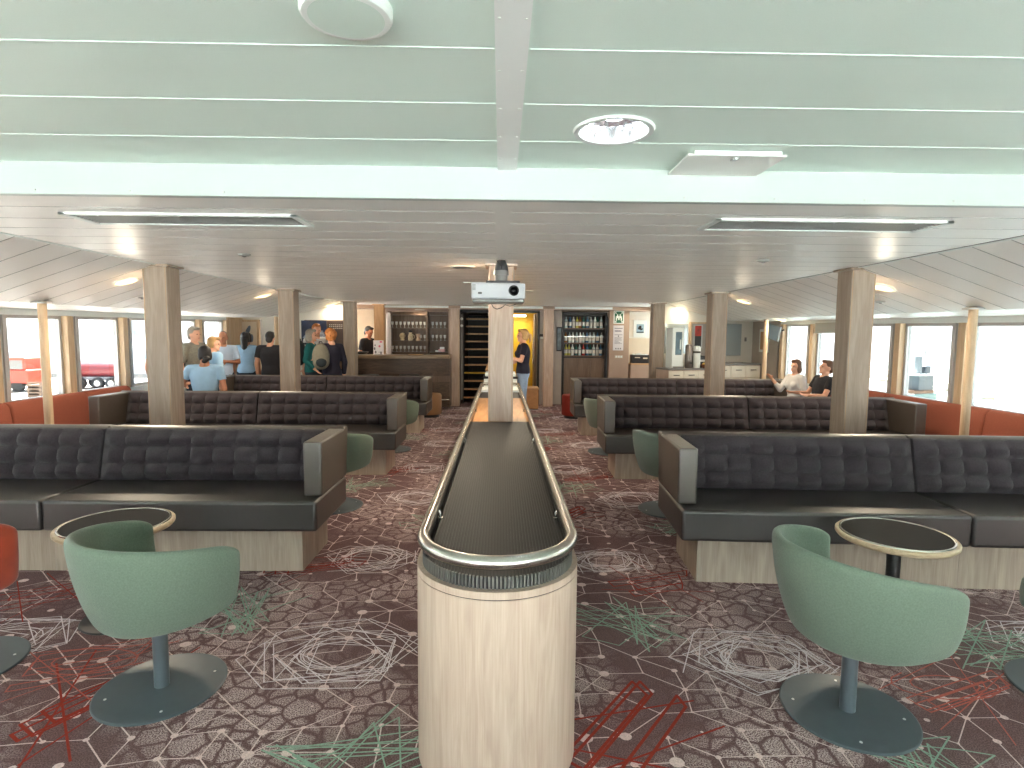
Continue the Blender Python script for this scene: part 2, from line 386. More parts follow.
# ------------------------------------------------------------------ ceilings
Z1, Z2, YB = 2.31, 2.18, 2.68
def zkink(Y): return 1.81+.012*(Y-5.5)
def zwall(Y): return 1.76+.014*(Y-5.7)
def build_ceiling():
    # raised forward ceiling: wide mint panels with pale raised seams
    b = MB(); ys = [2.674-.362*k for k in range(18)]
    hx, hy, hr = .413, 2.172, .126
    ph = .17
    for x0, x1, y0, y1 in ((-5.3,hx-ph,-3.6,YB+.1),(hx+ph,5.3,-3.6,YB+.1),(hx-ph,hx+ph,-3.6,hy-ph),(hx-ph,hx+ph,hy+ph,YB+.1)):
        b.add([(x0,y0,Z1),(x1,y0,Z1),(x1,y1,Z1),(x0,y1,Z1)], [(0,3,2,1)])
    N = 48; vs = []
    for k in range(N):
        a = 2*PI*k/N; c_, s_ = math.cos(a), math.sin(a); m_ = ph/max(abs(c_),abs(s_))
        vs += [(hx+hr*c_,hy+hr*s_,Z1),(hx+m_*c_,hy+m_*s_,Z1)]
    b.add(vs, [(2*k,2*((k+1)%N),2*((k+1)%N)+1,2*k+1) for k in range(N)])
    b.k = 1
    for y in ys[1:]:
        for x0, x1 in ((-5.3,-.022),(.074,5.3)):
            b.box(x0, x1, y-.0045, y+.0045, Z1-.002, Z1+.002)
    b.k = 0
    b.k = 3; b.box(-.020, .068, -3.6, YB, Z1-.011, Z1+.002)
    b.k = 2
    for k in range(12):
        for x in (-.008, .056):
            y = 2.5-k*.27
            b.lathe([(.004, Z1-.0125), (.004, Z1-.010)], (x,y,0), 8)
    struct(b.build('ceiling', [M['ceil_front'], M['ceil_seam'], M['white'], mat('pale_strip_steel', (244,248,246), .45)], smooth=False))
    # step between both ceilings
    b = MB(); b.box(-5.3, 5.3, YB-.012, YB+.03, Z2-.012, Z1+.03)
    b.k = 1
    for x in [-4.2+.42*k for k in range(21)]:
        b.cyl((x, YB-.016, Z2+.006), (x, YB-.010, Z2+.006), .004, n=8)
    struct(b.build('trim_1', [mat('beam_white_paint', (188,197,193), .45), M['frame']], smooth=False))
    # low aft ceiling: narrow planks running across, folding down towards the windows
    b = MB(); P = .3; y = YB+.02; k = 0
    while y < 12.35:
        y1 = min(y+P-.011, 12.36); ye = min(y+P, 12.36)
        def row(ya, za_off, yb, zb_off, k):
            b.k = k
            xs = [-5.45, -4.3, -3.2, 3.2, 4.3, 5.45]
            za = lambda x, yy: Z2 if abs(x) < 3.3 else (zkink(yy) if abs(x) < 4.4 else zwall(yy))
            vs = [(x, ya, za(x,ya)+za_off) for x in xs]+[(x, yb, za(x,yb)+zb_off) for x in xs]
            b.add(vs, [(i, i+1, 6+i+1, 6+i) for i in range(5)])
        row(y, 0, y1, 0, 0)
        row(y1, 0, y1, .008, 1); row(y1, .008, ye, .008, 1); row(ye, .008, ye, 0, 1)
        y = ye
        if ye >= 12.36: break
    struct(b.build('ceiling', [M['ceil'], M['ceil_gap']], smooth=False))
    # fold trims along the pillar rows
    for s in (-1, 1):
        b = MB(); b.box(s*3.2-.012, s*3.2+.012, YB+.03, 12.3, Z2-.008, Z2+.004)
        b.k = 1; b.box(s*3.2-.024, s*3.2-.012, YB+.03, 12.3, Z2-.003, Z2+.004)
        struct(b.build('trim_2', [M['white'], M['vent']], smooth=False))
    b = MB(); b.box(-.04, .05, YB+.03, 5.1, Z2-.006, Z2+.002)
    struct(b.build('trim_3', M['ceil'], smooth=False))
    # lip and lower ceiling over bar and stair lobby
    b = MB()
    for x0, x1 in ((-2.62,-1.13),(-.87,.9),(1.16,2.4)): b.box(x0, x1, 12.30, 12.36, 2.12, 2.165)
    struct(b.build('trim_4', M['white'], smooth=False))
    b = MB(); b.box(-5.6, 5.6, 12.36, 16.5, 2.10, 2.2)
    struct(b.build('ceiling', M['tanwall'], smooth=False))
build_ceiling()

# ------------------------------------------------------------------ hull walls and windows
def xwall(s, Y): return s*(4.78+.036*Y if s < 0 else 4.9+.018*Y)
def side_wall(s, name, edges, ymax, wn):
    def qd(b, ya, yb, z0a, z1a, z0b, z1b, d0, d1):
        xa, xb = xwall(s, ya), xwall(s, yb)
        b.add([(xa+s*d0,ya,z0a),(xb+s*d0,yb,z0b),(xb+s*d0,yb,z1b),(xa+s*d0,ya,z1a),
               (xa+s*d1,ya,z0a),(xb+s*d1,yb,z0b),(xb+s*d1,yb,z1b),(xa+s*d1,ya,z1a)],
              [(0,1,2,3),(7,6,5,4),(0,4,5,1),(3,2,6,7),(0,3,7,4),(1,5,6,2)])
    b = MB(); zs = .80
    qd(b, -3.6, ymax, 0, zs, 0, zs, 0, .12)
    top = lambda y: zwall(y)-.045
    qd(b, -3.6, ymax, top(-3.6), top(-3.6)+.9, top(ymax), top(ymax)+.9, 0, .12)
    struct(b.build('wall_'+name, M['white'], smooth=False))
    n = wn
    for y0, y1 in zip(edges[:-1], edges[1:]):
        a, c = y0+.1, y1-.1
        # post between panes
        p = MB(); qd(p, y1-.1, y1+.0, zs, top(y1), zs, top(y1), -.03, .12); p.k = 1
        qd(p, y1+.0, y1+.05, zs, top(y1), zs, top(y1), .0, .12); p.k = 2
        qd(p, y1+.05, y1+.1, zs, top(y1), zs, top(y1), -.02, .12)
        struct(p.build('trim_5', [M['wood_window'], M['frame'], M['frame']], smooth=False))
        f = MB(); w = .035
        qd(f, a, a+w, zs, top(a), zs, top(a), .04, .10); qd(f, c-w, c, zs, top(c), zs, top(c), .04, .10)
        qd(f, a, c, zs, zs+w, zs, zs+w, .04, .10); qd(f, a, c, top(a)-w, top(a), top(c)-w, top(c), .04, .10)
        fo = struct(f.build('window_%d' % n, M['frame'], smooth=False))
        g = MB(); qd(g, a+w, c-w, zs+w, top(a)-w, zs+w, top(c)-w, .065, .071)
        g.build('pane', M['glass_side'], fo, smooth=False)
        n += 1
    return n
eL = [-2.49+1.03*k for k in range(14)]   # posts at 5.75, 6.78, 7.81 ...
eR = [-3.14+1.03*k for k in range(14)]
eL = [5.75-1.03*9+1.03*k for k in range(15)]
eR = [6.13-1.03*9+1.03*k for k in range(14)]
nw = side_wall(-1, 'left', eL, 11.6, 1)
nw = side_wall(1, 'right', eR, 11.6, nw)
# unseen forward wall behind the viewpoint, its full-height windows added for light
def added_front_wall():
    global nw
    b = MB(); b.box(-5.3,5.3,-3.6,-3.5,0,.1); b.box(-5.3,5.3,-3.6,-3.5,2.1,2.35)
    for k in range(8): x = -5.2+k*10.4/7; b.box(x-.06,x+.06,-3.62,-3.48,.1,2.1)
    struct(b.build('wall_front_added', M['white'], smooth=False))
    for k in range(7):
        x0 = -5.2+k*10.4/7+.06; x1 = -5.2+(k+1)*10.4/7-.06
        f = MB(); f.box(x0,x0+.04,-3.58,-3.52,.1,2.1); f.box(x1-.04,x1,-3.58,-3.52,.1,2.1); f.box(x0,x1,-3.58,-3.52,.1,.14); f.box(x0,x1,-3.58,-3.52,2.06,2.1)
        fo = struct(f.build('window_%d' % nw, M['frame'], smooth=False)); nw += 1
        g = MB(); g.box(x0+.04,x1-.04,-3.553,-3.547,.14,2.06); g.build('pane', M['glass'], fo, smooth=False)
added_front_wall()
# roller blind on one starboard window
b = MB(); y0, y1 = eR[11]+.12, eR[12]-.12
xa, xb = xwall(1,y0), xwall(1,y1)
b.add([(xa-.01,y0,1.63),(xb-.01,y1,1.63),(xb-.01,y1,1.78),(xa-.01,y0,1.78),(xa+.01,y0,1.63),(xb+.01,y1,1.63),(xb+.01,y1,1.78),(xa+.01,y0,1.78)],
      [(0,1,2,3),(7,6,5,4),(0,4,5,1),(3,2,6,7),(0,3,7,4),(1,5,6,2)])
b.cyl((xa-.01,y0,1.63),(xb-.01,y1,1.63),.014,n=10)
tag(b.build('roller_blind', mat('blind_cloth', (186,184,172), .8)), 'short beige roller blind half drawn over window beside the two seated people', 'blind')

# ------------------------------------------------------------------ pillars
def pillar(x, y, w, label, z1=Z2, group=None, m='wood_pillar', rz=0):
    t = thing('wood_pillar', label, 'pillar', (x,y,0), rz, group)
    h = w/2; b = MB(); b.box(-h,h,-h,h,0,z1-.02); b.build('shaft', M[m], t, bevel=.006)
    c = MB(); c.box(-h-.03,h+.03,-h-.03,h+.03,z1-.02,z1-.001); c.build('capital', M[m], t, bevel=.004)
    s = MB()
    for sx in (-1, 1): s.box(sx*(h-.012)-.0015, sx*(h-.012)+.0015, -h-.0012, -h+.002, .02, z1-.03)
    s.build('edge_groove', M['wood_tan'], t, smooth=False)
    return t
for x, y, l in ((-3.22,5.52,'square wooden pillar behind the nearest sofa on the window side with the truck outside'),
             (-3.08,8.38,'square wooden pillar between the man in black and the woman in teal'),
             (-2.94,11.22,'square wooden pillar beside the woman with the grey backpack, in front of bar end'),
             (3.27,5.24,'large square wooden pillar behind nearest sofa beside the two seated people'),
             (3.11,8.2,'square wooden pillar standing in front of the grey wall screen'),
             (2.97,10.82,'square wooden pillar between framed bird picture and tall coffee machine')):
    pillar(x, y, .222, l)
pillar(0.0, 5.26, .225, 'square wooden pillar rising through the middle divider behind the projector', m='wood_pale')
pillar(-2.59, 12.26, .2, 'narrow wooden pillar at bar end behind the small white notice', m='wood_tan', z1=Z2)
pillar(-1.0, 12.4, .21, 'narrow wooden pillar standing free between bar shelves and staircase', m='wood_pale', z1=2.12)
pillar(1.03, 12.4, .21, 'narrow wooden pillar standing free beside the dark bottle cabinet', m='wood_pale', z1=2.12)
def pole(x, y, label):
    s = -1 if x < 0 else 1
    z = (zkink(y)+(abs(x)-4.3)*(zwall(y)-zkink(y))/1.15) if abs(x) > 4.3 else Z2-(abs(x)-3.2)/1.1*(Z2-zkink(y))
    t = thing('round_pole', label, 'pole', (x,y,0))
    MB().cyl((0,0,0),(0,0,z),.036,n=20).build('shaft', M['wood_window'], t)
    MB().lathe([(.085,z-.022),(.085,z-.01),(.06,z-.005)],n=24).build('flange', M['frame'], t)
    MB().lathe([(.07,0),(.07,.015),(.04,.02)],n=24).build('foot', M['frame'], t)
pole(-4.24, 5.38, 'slim round pole in front of the orange bench and red truck')
pole(4.22, 5.04, 'slim round pole in front of the orange bench and the rocky shore')
pole(4.5, 9.62, 'slim round pole at end of white counter near wall monitor')
pole(-4.25, 10.9, 'slim round pole beside the two women with dark hair')

# ------------------------------------------------------------------ sofas
def tuft_panel(x0, x1, nx, zb, zt, nz, yb, yt, th, parent, name):
    b = MB(); S = 8; W = nx*S; Hh = nz*S; vs = []
    for j in range(Hh+1):
        v = j/Hh
        for i in range(W+1):
            u = i/W
            cu = abs(math.sin(PI*u*nx)); cv = abs(math.sin(PI*v*nz))
            d = .036*cu**.6*(.25+.75*cv**.6) + .008*cv
            e = min(u*nx*2, (1-u)*nx*2, v*nz*2, (1-v)*nz*2, 1)
            vs.append((x0+(x1-x0)*u, yb+(yt-yb)*v-d*(.2+.8*e)-.012*e, zb+(zt-zb)*v))
    n = W+1
    fs = [(j*n+i, j*n+i+1, (j+1)*n+i+1, (j+1)*n+i) for j in range(Hh) for i in range(W)]
    L = len(vs)
    bd = [i for i in range(n)]+[j*n+W for j in range(1,Hh+1)]+[Hh*n+i for i in range(W-1,-1,-1)]+[j*n for j in range(Hh-1,0,-1)]
    back = [(vs[i][0], vs[i][1]+th, vs[i][2]) for i in bd]; vs += back; K = len(bd)
    fs += [(bd[i], bd[(i+1)%K], L+(i+1)%K, L+i) for i in range(K)]
    b.add(vs, fs); return b.build(name, M['tuft'], parent, ang=55)
def make_sofa(s, kind, label, x_len=1.6):
    """A module seen from its front (-Y); local x runs outboard from the aisle; s mirrors it."""
    t = thing('tufted_sofa', label, 'sofa', group=None)
    ai = kind == 'aisle'; E = 3.24 if s < 0 else 3.32
    xs = (lambda a, b: (min(s*a, s*b), max(s*a, s*b)))
    # plinth
    a0, a1 = (0, 1.6) if ai else (1.6, E-.14)
    p = MB(); x0, x1 = xs(a0, a1); p.box(x0, x1, 0, .52, 0, .293); p.build('plinth', M['wood_plinth'], t, bevel=.003)
    # seat
    a0, a1 = (-.125, 1.6) if ai else (1.606, E)
    x0, x1 = xs(a0, a1)
    b = MB(); b.box(x0, x1, -.09, .60, .293, .49); b.build('seat', M['leather'], t, bevel=.02, seg=3)
    # back shell
    b = MB(); b.prism([(0,0),(1,0),(1,1),(0,1)], 0, 1); 
    b = MB(); x0, x1 = xs(a0, a1)
    prof = [(.47,.491),(.60,.491),(.66,.855),(.585,.862),(.555,.845)]
    n = len(prof)
    b.add([(x0,y,z) for y,z in prof]+[(x1,y,z) for y,z in prof], [tuple(range(n)), tuple(range(2*n-1,n-1,-1))]+[(i,(i+1)%n,n+(i+1)%n,n+i) for i in range(n)])
    b.build('back_shell', M['leather_arm'], t, bevel=.008)
    i0, i1 = (a0+.13, a1-.006) if ai else (a0+.006, a1-.13)
    x0, x1 = xs(i0, i1)
    tuft_panel(x0, x1, 10, .492, .845, 3, .435, .52, .07, t, 'tufted_back')
    # arm
    a0, a1 = (-.125, -.005) if ai else (E-.12, E)
    x0, x1 = xs(a0, a1)
    b = MB(); b.box(x0, x1, .03, .62, .491, .85); b.build('arm', M['leather_arm'], t, bevel=.014, seg=3)
    return t
protos = {}
rows = [(-1,-1.285,3.63,-.4,'nearest row'),(-1,-1.257,6.2,-.3,'second row'),(-1,-1.272,8.9,-.3,'third row'),
        (1,1.247,3.464,-3.6,'nearest row'),(1,1.247,6.05,-2.2,'second row'),(1,1.262,8.75,-1.2,'third row')]
SIDE = {-1:'bar side', 1:'buffet side'}
SL = {(-1,0,'aisle'):'long dark tufted sofa behind the green chair, truck side of the divider',
      (-1,0,'window'):'dark tufted sofa behind the orange armchair, joined to a longer sofa',
      (-1,1,'aisle'):'dark tufted sofa in the second row, its arm next to the aisle, bar side',
      (-1,1,'window'):'dark tufted sofa in second row against the bench, below the woman in blue',
      (-1,2,'aisle'):'dark tufted sofa in third row nearest the bar and tan stool',
      (-1,2,'window'):'dark tufted sofa in third row below the group in blue shirts',
      (1,0,'aisle'):'dark tufted sofa with aisle arm behind the low round table, buffet side',
      (1,0,'window'):'dark tufted sofa in nearest row cut off by the picture edge, orange bench behind',
      (1,1,'aisle'):'dark tufted sofa in second row with aisle arm, buffet side of divider',
      (1,1,'window'):'dark tufted sofa in second row ending at the orange bench, large pillar in front',
      (1,2,'aisle'):'dark tufted sofa in third row beside the red stool',
      (1,2,'window'):'dark tufted sofa in third row just in front of two seated people'}
cnt = {}
for s, x, y, deg, nm in rows:
    k = cnt.get(s, 0); cnt[s] = k+1
    for kind in ('aisle', 'window'):
        if (s, kind) not in protos:
            o = make_sofa(s, kind, SL[s,k,kind]); protos[s,kind] = o
            o.location = (x,y,0); o.rotation_euler = (0,0,math.radians(deg))
        else:
            o = dup(protos[s,kind], (x,y,0), math.radians(deg), SL[s,k,kind])
        o['group'] = 'dark tufted sofas in rows'

# ------------------------------------------------------------------ tub chairs
def make_chair(name, label, fabric, loc, facing, group=None, poleh=.36):
    """Shell opens towards +Y before rotation."""
    t = thing(name, label, 'chair', loc, facing, group)
    b = MB(); NA, NV = 22, 7; A = math.radians(114); Q = PI/2; vs = []
    for j in range(NV+1):
        v = j/NV
        for i in range(NA+1):
            a = -A+2*A*i/NA; f = abs(a)/A
            top = .735-.080*f**2.0; bot = .335+.045*f**2.2
            e = max(0, (f-.86)/.14)
            top -= .022*e**3; bot += .022*e**3
            z = bot+(top-bot)*v
            rr = .222+.055*f**2+(.097-.055*f**2)*v**.75+.012*math.sin(PI*v)
            ex = max(0, abs(a)-Q); ac = max(-Q, min(Q, a))
            vs.append((rr*1.03*math.sin(ac)*(1-.05*ex), -rr*math.cos(ac)+.33*ex+.03, z))
    n = NA+1
    b.add(vs, [(j*n+i, j*n+i+1, (j+1)*n+i+1, (j+1)*n+i) for j in range(NV) for i in range(NA)])
    o = b.build('back_shell', fabric, t, ang=180)
    md = o.modifiers.new('thick', 'SOLIDIFY'); md.thickness = .042; md.offset = 0
    md = o.modifiers.new('soft', 'SUBSURF'); md.levels = 2; md.render_levels = 2
    q = MB().lathe([(.05,.333),(.19,.335),(.212,.35),(.216,.40),(.212,.445),(.19,.462),(.05,.465)], (0,.01,0), 36)
    q.build('seat', fabric, t, ang=60)
    MB().lathe([(.03,.0),(.03,poleh)], n=24).build('pole', M['slate_pole'], t)
    MB().lathe([(.07,.318),(.08,.326),(.08,.336)], n=24).build('swivel_plate', M['black'], t)
    base = MB().lathe([(.254,0),(.257,.003),(.257,.008),(.252,.011),(.03,.012)], n=56).build('base_plate', M['slate'], t, ang=30)
    for k in range(4):
        a = PI/4+k*PI/2+.25
        MB().lathe([(.0062,.011),(.005,.0135)], (.205*math.cos(a), .205*math.sin(a), 0), 10).build('screw', M['screw'], base)
    return t
D = math.radians
cg = 'swivel tub chairs'
chair0 = make_chair('tub_chair', 'large green swivel tub chair in front of the table on the truck side', M['green'], (-1.475,2.40,0), D(-30), cg)
dup(chair0, (1.45,2.215,0), D(-78), 'large green swivel tub chair in front of the table on the buffet side', cg)
dup(chair0, (-1.50,5.05,0), D(-30), 'green swivel tub chair behind the nearest sofa arm, bar side aisle', cg)
dup(chair0, (-1.46,7.6,0), D(-30), 'green swivel tub chair behind second row sofa arm, bar side aisle', cg)
ch2 = make_chair('tub_chair', 'pale green swivel tub chair behind the nearest sofa arm, buffet side aisle', M['green_pale'], (1.50,4.95,0), D(-48), cg)
dup(ch2, (1.43,7.5,0), D(-48), 'pale green swivel tub chair behind second row sofa arm, buffet side aisle', cg)
dup(ch2, (2.56,2.33,0), D(40), 'pale green swivel tub chair cut off by picture edge beside low table', cg)
oc = make_chair('tub_chair', 'burnt orange swivel tub chair cut off by the picture edge', M['orange'], (-2.50,2.56,0), D(-36), cg); oc.scale = (1,1,1.08)

def make_table(loc, label):
    t = thing('round_table', label, 'table', loc, 0, 'low round tables')
    top = MB().lathe([(.2,.497),(.266,.500),(.276,.512),(.276,.524),(.270,.530),(.1,.530)], n=64).build('table_top', M['wood_table'], t, ang=30)
    MB().lathe([(.246,.5305),(.246,.5325),(.2,.533)], n=64).build('laminate_inset', M['blacklam'], top, ang=30)
    ring = []
    MB().tube([(.2515*math.cos(2*PI*k/64), .2515*math.sin(2*PI*k/64), .530) for k in range(64)], .007, 8, closed=True).build('steel_ring', M['steel'], top)
    MB().lathe([(.033,.008),(.033,.485),(.10,.49),(.10,.498)], n=24).build('column', M['black'], t, ang=30)
    MB().lathe([(.185,0),(.188,.004),(.183,.010),(.05,.013)], n=48).build('foot_plate', M['black'], t, ang=30)
    return t
tb = make_table((2.07,2.86,0), 'low round table with black inset top beside green chair, buffet side')
dup(tb, (-2.06,3.02,0), 0, 'low round table with black inset top behind green chair, truck side')

# ------------------------------------------------------------------ middle divider
def stadium(hw, yc, y1, n=24, rc=.0):
    p = [(hw*math.cos(PI+PI*k/n), yc+hw*math.sin(PI+PI*k/n)) for k in range(n+1)]
    if rc:
        p += [(hw-rc+rc*math.cos(PI/2*k/6), y1-rc+rc*math.sin(PI/2*k/6)) for k in range(7)]
        p += [(-hw+rc-rc*math.sin(PI/2*k/6), y1-rc+rc*math.cos(PI/2*k/6)) for k in range(7)]
    else: p += [(hw, y1), (-hw, y1)]
    return p
def divider():
    cx = -.0075
    t = thing('divider', 'long waist-high wooden room divider with black ribbed top along the middle', 'divider', (cx,0,0))
    yc = 2.05
    MB().prism(stadium(.294, yc, 8.5, 48), 0, .700).build('body', M['wood_pale'], t, ang=30)
    MB().prism(stadium(.2915, yc, 8.49, 48), .700, .7035).build('shadow_groove', M['dark'], t, ang=30)
    MB().prism(stadium(.294, yc, 8.5, 48), .7035, .728).build('rim', M['wood_pale'], t, ang=30)
    b = MB(); b.prism(stadium(.268, yc, 5.1, 32), .728, .766); b.k = 1
    n = 46
    for k in range(n):
        x = -.262+.524*k/(n-1)
        yf = yc-math.sqrt(max(.268**2-x*x, 0))
        b.bar((x,yf+.002,.768),(x,5.1,.768),.0062,.006)
    m = 66; b.k = 2
    for k in range(m+1):
        a = PI+PI*k/m
        b.bar((.271*math.cos(a), yc+.271*math.sin(a), .729), (.271*math.cos(a), yc+.271*math.sin(a), .771), .0062, .008, up=(math.cos(a),math.sin(a),0))
    for s in (-1, 1):
        for k in range(200):
            y = yc+.0153*k
            b.bar((s*.270,y,.729),(s*.270,y,.769),.0055,.007,up=(1,0,0))
    b.build('ribbed_grille', [M['grille_base'], M['grille'], mat('grille_edge_rods', (104,103,98), .4, metal=.4)], t, smooth=False)
    b = MB(); b.box(-.268,.268,5.1,7.1,.728,.762); b.k = 1
    for x in (-.09, .09): b.box(x-.0015,x+.0015,5.4,7.1,.7615,.7625)
    b.build('oak_top', [M['wood_orange'], M['dark']], t, smooth=False)
    b = MB(); b.box(-.268,.268,7.1,8.0,.728,.745); b.build('dark_top', M['dark'], t, smooth=False)
    b = MB(); b.box(-.268,.268,8.0,8.47,.728,.78); b.build('end_cap', M['white'], t, bevel=.01)
    rail = MB().tube([(x,y,.818) for x,y in stadium(.271, yc, 8.52, 40, .08)], .0235, 16, closed=True).build('rail', M['steel'], t)
    for s in (-1, 1):
        for y in (2.38, 4.1, 5.8, 7.5):
            p = MB(); p.tube([(s*.246,y,.766),(s*.248,y,.792),(s*.258,y,.806)], .0055, 8); p.lathe([(.011,.766),(.011,.772)], (s*.246,y,0), 12)
            p.build('rail_bracket', M['steel'], rail)
    return t
divider()
# low console further aft
t = thing('console', 'white box-shaped console standing beyond the far end of the middle divider', 'console', (-.005,9.25,0))
MB().box(-.27,.27,0,.5,0,.84).build('body', M['white'], t, bevel=.01)
MB().box(-.285,.285,-.02,.52,.84,.875).build('dark_band', M['dark'], t, bevel=.006)
MB().box(-.25,.25,.02,.48,.875,.93).build('top', M['white'], t, bevel=.01)
t = thing('step_box', 'low orange-brown wooden box on the floor beside the far end of divider', 'box', (.67,12.05,0))
MB().box(-.12,.12,-.25,.25,.02,.42).build('body', M['wood_orange'], t, bevel=.004)
MB().box(-.13,.13,-.26,.26,.42,.45).build('lid', M['wood_tan'], t, bevel=.004)
MB().box(-.11,.11,-.24,.24,0,.02).build('foot', M['dark'], t)

# stools / ottomans
def ottoman(x, y, m, label):
    t = thing('ottoman', label, 'stool', (x,y,0), 0)
    MB().lathe([(.1,.05),(.20,.055),(.215,.08),(.215,.40),(.20,.435),(.1,.45)], n=32).build('seat', m, t, ang=50)
    MB().lathe([(.17,0),(.17,.05)], n=24).build('foot', M['black'], t)
ottoman(-1.33, 10.72, mat('tan_leather', (140,104,68), .6), 'tan round stool behind the third row sofa, bar side')
ottoman(1.37, 10.66, mat('red_felt', (130,36,22), .9), 'red round stool behind the third row sofa arm, buffet side')

# ------------------------------------------------------------------ window benches
def bench(s, y0, y1, label, proto={}):
    L = y1-y0; ym = (y0+y1)/2
    ang = math.atan2(xwall(s,y1)-xwall(s,y0), L)
    t = thing('window_bench', label, 'bench', (xwall(s,ym)-s*.012, ym, 0), -ang, 'orange benches along the windows')
    h = L/2-.006; sd = .47 if s < 0 else .40
    prof = lambda pts: [(-s*d, z) for d, z in pts]
    def ext(b, pts, a, c):
        n = len(pts)
        b.add([(x,a,z) for x,z in pts]+[(x,c,z) for x,z in pts], [tuple(range(n)), tuple(range(2*n-1,n-1,-1))]+[(i,(i+1)%n,n+(i+1)%n,n+i) for i in range(n)])
    b = MB(); ext(b, prof([(.02,.0),(sd-.06,.0),(sd-.06,.28),(.02,.28)]), -h, h); b.build('plinth', M['wood_plinth'], t, bevel=.003)
    b = MB(); ext(b, prof([(.02,.281),(sd-.015,.281),(sd,.30),(sd,.42),(sd-.02,.44),(.02,.44)]), -h, h); b.build('seat', M['bench'], t, bevel=.02, seg=3)
    b = MB(); ext(b, prof([(.0,.441),(.19,.441),(.16,.70),(.145,.80),(.11,.845),(.06,.845),(.0,.80)]), -h, h); b.build('backrest', M['bench'], t, bevel=.022, seg=3)
    return t
yl = [1.6,2.95,4.3,5.66,6.78,7.62]
ll = ['orange bench section nearest the bow along the truck side windows','orange bench section beside the nearest sofa, truck side windows','orange bench section left of the slim pole, cut by the picture edge','orange bench section behind the slim pole with the red truck outside','orange bench section beside the second sofa arm under tank trailer','last orange bench section ending by the person in pale blue']
for k in range(2, 5): bench(-1, yl[k], yl[k+1], ll[k+1] if k < 4 else ll[5])
yr = [4.2,5.55,7.1,8.5]
for k, l in enumerate(('orange bench section at the picture edge under the rocky shore view','orange bench section behind slim pole under the workboat window','orange bench section on which the two people sit')):
    bench(1, yr[k], yr[k+1]-.0, l)

# ------------------------------------------------------------------ ceiling fittings
t = thing('ceiling_speaker', 'round white loudspeaker mounted on the mint ceiling', 'loudspeaker', (-.365,1.405,Z1))
MB().lathe([(.106,0),(.106,-.019),(.101,-.026),(.092,-.028),(.082,-.026)], n=56).build('rim', M['white'], t, ang=35)
b = MB().lathe([(.090,-.0270),(.06,-.0277),(.01,-.028)], n=56)
b.build('grille', mat('perforated_white_grille', (206,222,212), .6, bump=.6, bscale=900), t)
t = thing('recessed_downlight', 'large recessed ceiling light with faceted mirror reflector', 'ceiling light', (.413,2.172,Z1))
b = MB(); n = 48
for r0, z0, r1, z1 in ((.150,-.001,.146,-.010),(.146,-.010,.128,-.009),(.128,-.009,.124,.004)):
    b.tube([(0,0,z0),(0,0,z1)], [r0,r1], n, caps=False)
b.build('trim_ring', M['white'], t, ang=35)
b = MB()
for i in range(24):
    a0, a1 = 2*PI*i/24, 2*PI*(i+1)/24; am = (a0+a1)/2
    P = lambda a, r, z: (r*math.cos(a), r*math.sin(a), z)
    for (ra,za,rb,zb) in ((.124,.0,.115,.05),(.115,.05,.09,.10)):
        b.add([P(a0,ra,za),P(a1,ra,za),P(am,ra*.955,za+.001),P(a0,rb,zb),P(a1,rb,zb),P(am,rb*.955,zb)], [(0,2,5,3),(2,1,4,5)])
b.add([(.09*math.cos(2*PI*i/24), .09*math.sin(2*PI*i/24), .10) for i in range(24)], [tuple(range(24))])
b.build('reflector', M['reflector'], t, smooth=False)
MB().lathe([(.03,.098),(.042,.07),(.04,.045),(.01,.038)], n=24).build('bulb', mat('cool_bulb', (235,245,255), .4, emit=9), t)
t = thing('access_panel', 'grey square hatch panel hanging slightly open beside the recessed ceiling light', 'hatch', (.965,2.52,Z1-.012))
MB().box(-.205,.205,-.14,.145,-.012,-.002).build('panel', M['ceil'], t, bevel=.003)
b = MB(); b.box(-.18,.18,-.145,-.139,-.012,.008); b.build('edge_strip', M['white'], t)
b = MB(); b.box(-.012,.012,-.13,-.09,-.017,-.012); b.cyl((0,-.12,-.022),(0,-.12,-.012),.008,n=10); b.build('latch', M['screw'], t)
def vent(pts, label):
    cx = sum(p[0] for p in pts)/4; cy = sum(p[1] for p in pts)/4
    t = thing('ceiling_vent', label, 'air vent', (cx,cy,Z2), 0, 'long ceiling air vents')
    q = [(p[0]-cx, p[1]-cy) for p in pts]
    b = MB()
    x0, x1, y0, y1 = q[0][0], q[1][0], q[0][1], q[2][1]
    w = .022
    b.box(x0,x1,y0,y0+w,-.014,-.001); b.box(x0,x1,y1-w,y1,-.014,-.001); b.box(x0,x0+w*1.6,y0,y1,-.014,-.001); b.box(x1-w*1.6,x1,y0,y1,-.014,-.001)
    f = b.build('frame', M['white'], t, bevel=.002)
    g = MB(); g.box(x0+w,x1-w,y0+w,y1-w,-.003,-.0012); g.k = 1
    for k in range(9):
        yy = y0+w+(y1-y0-2*w)*(k+.5)/9
        g.bar((x0+w,yy,-.007),(x1-w,yy,-.007),.012,.002)
    g.build('grille', [mat('vent_shadow', (58,58,57), .6), M['vent']], t, smooth=False)
    for x in (x0+.2, (x0+x1)/2, x1-.2):
        for y in (y0+.011, y1-.011): MB().cyl((x,y,-.0175),(x,y,-.013),.006,n=10).build('screw', M['screw'], f)
vent([(-2.34,3.11),(-1.09,3.11),(-1.09,3.40),(-2.34,3.40)], 'long dark ceiling air vent above the truck side sofas')
vent([(1.14,3.07),(2.43,3.07),(2.43,3.37),(1.14,3.37)], 'long dark ceiling air vent above the buffet side sofas')
def zc(x, y):
    a = abs(x)
    if y > 12.36: return 2.10
    return Z2 if a <= 3.2 else (Z2-(a-3.2)/1.1*(Z2-zkink(y)) if a < 4.3 else zkink(y)+(a-4.3)/1.15*(zwall(y)-zkink(y)))
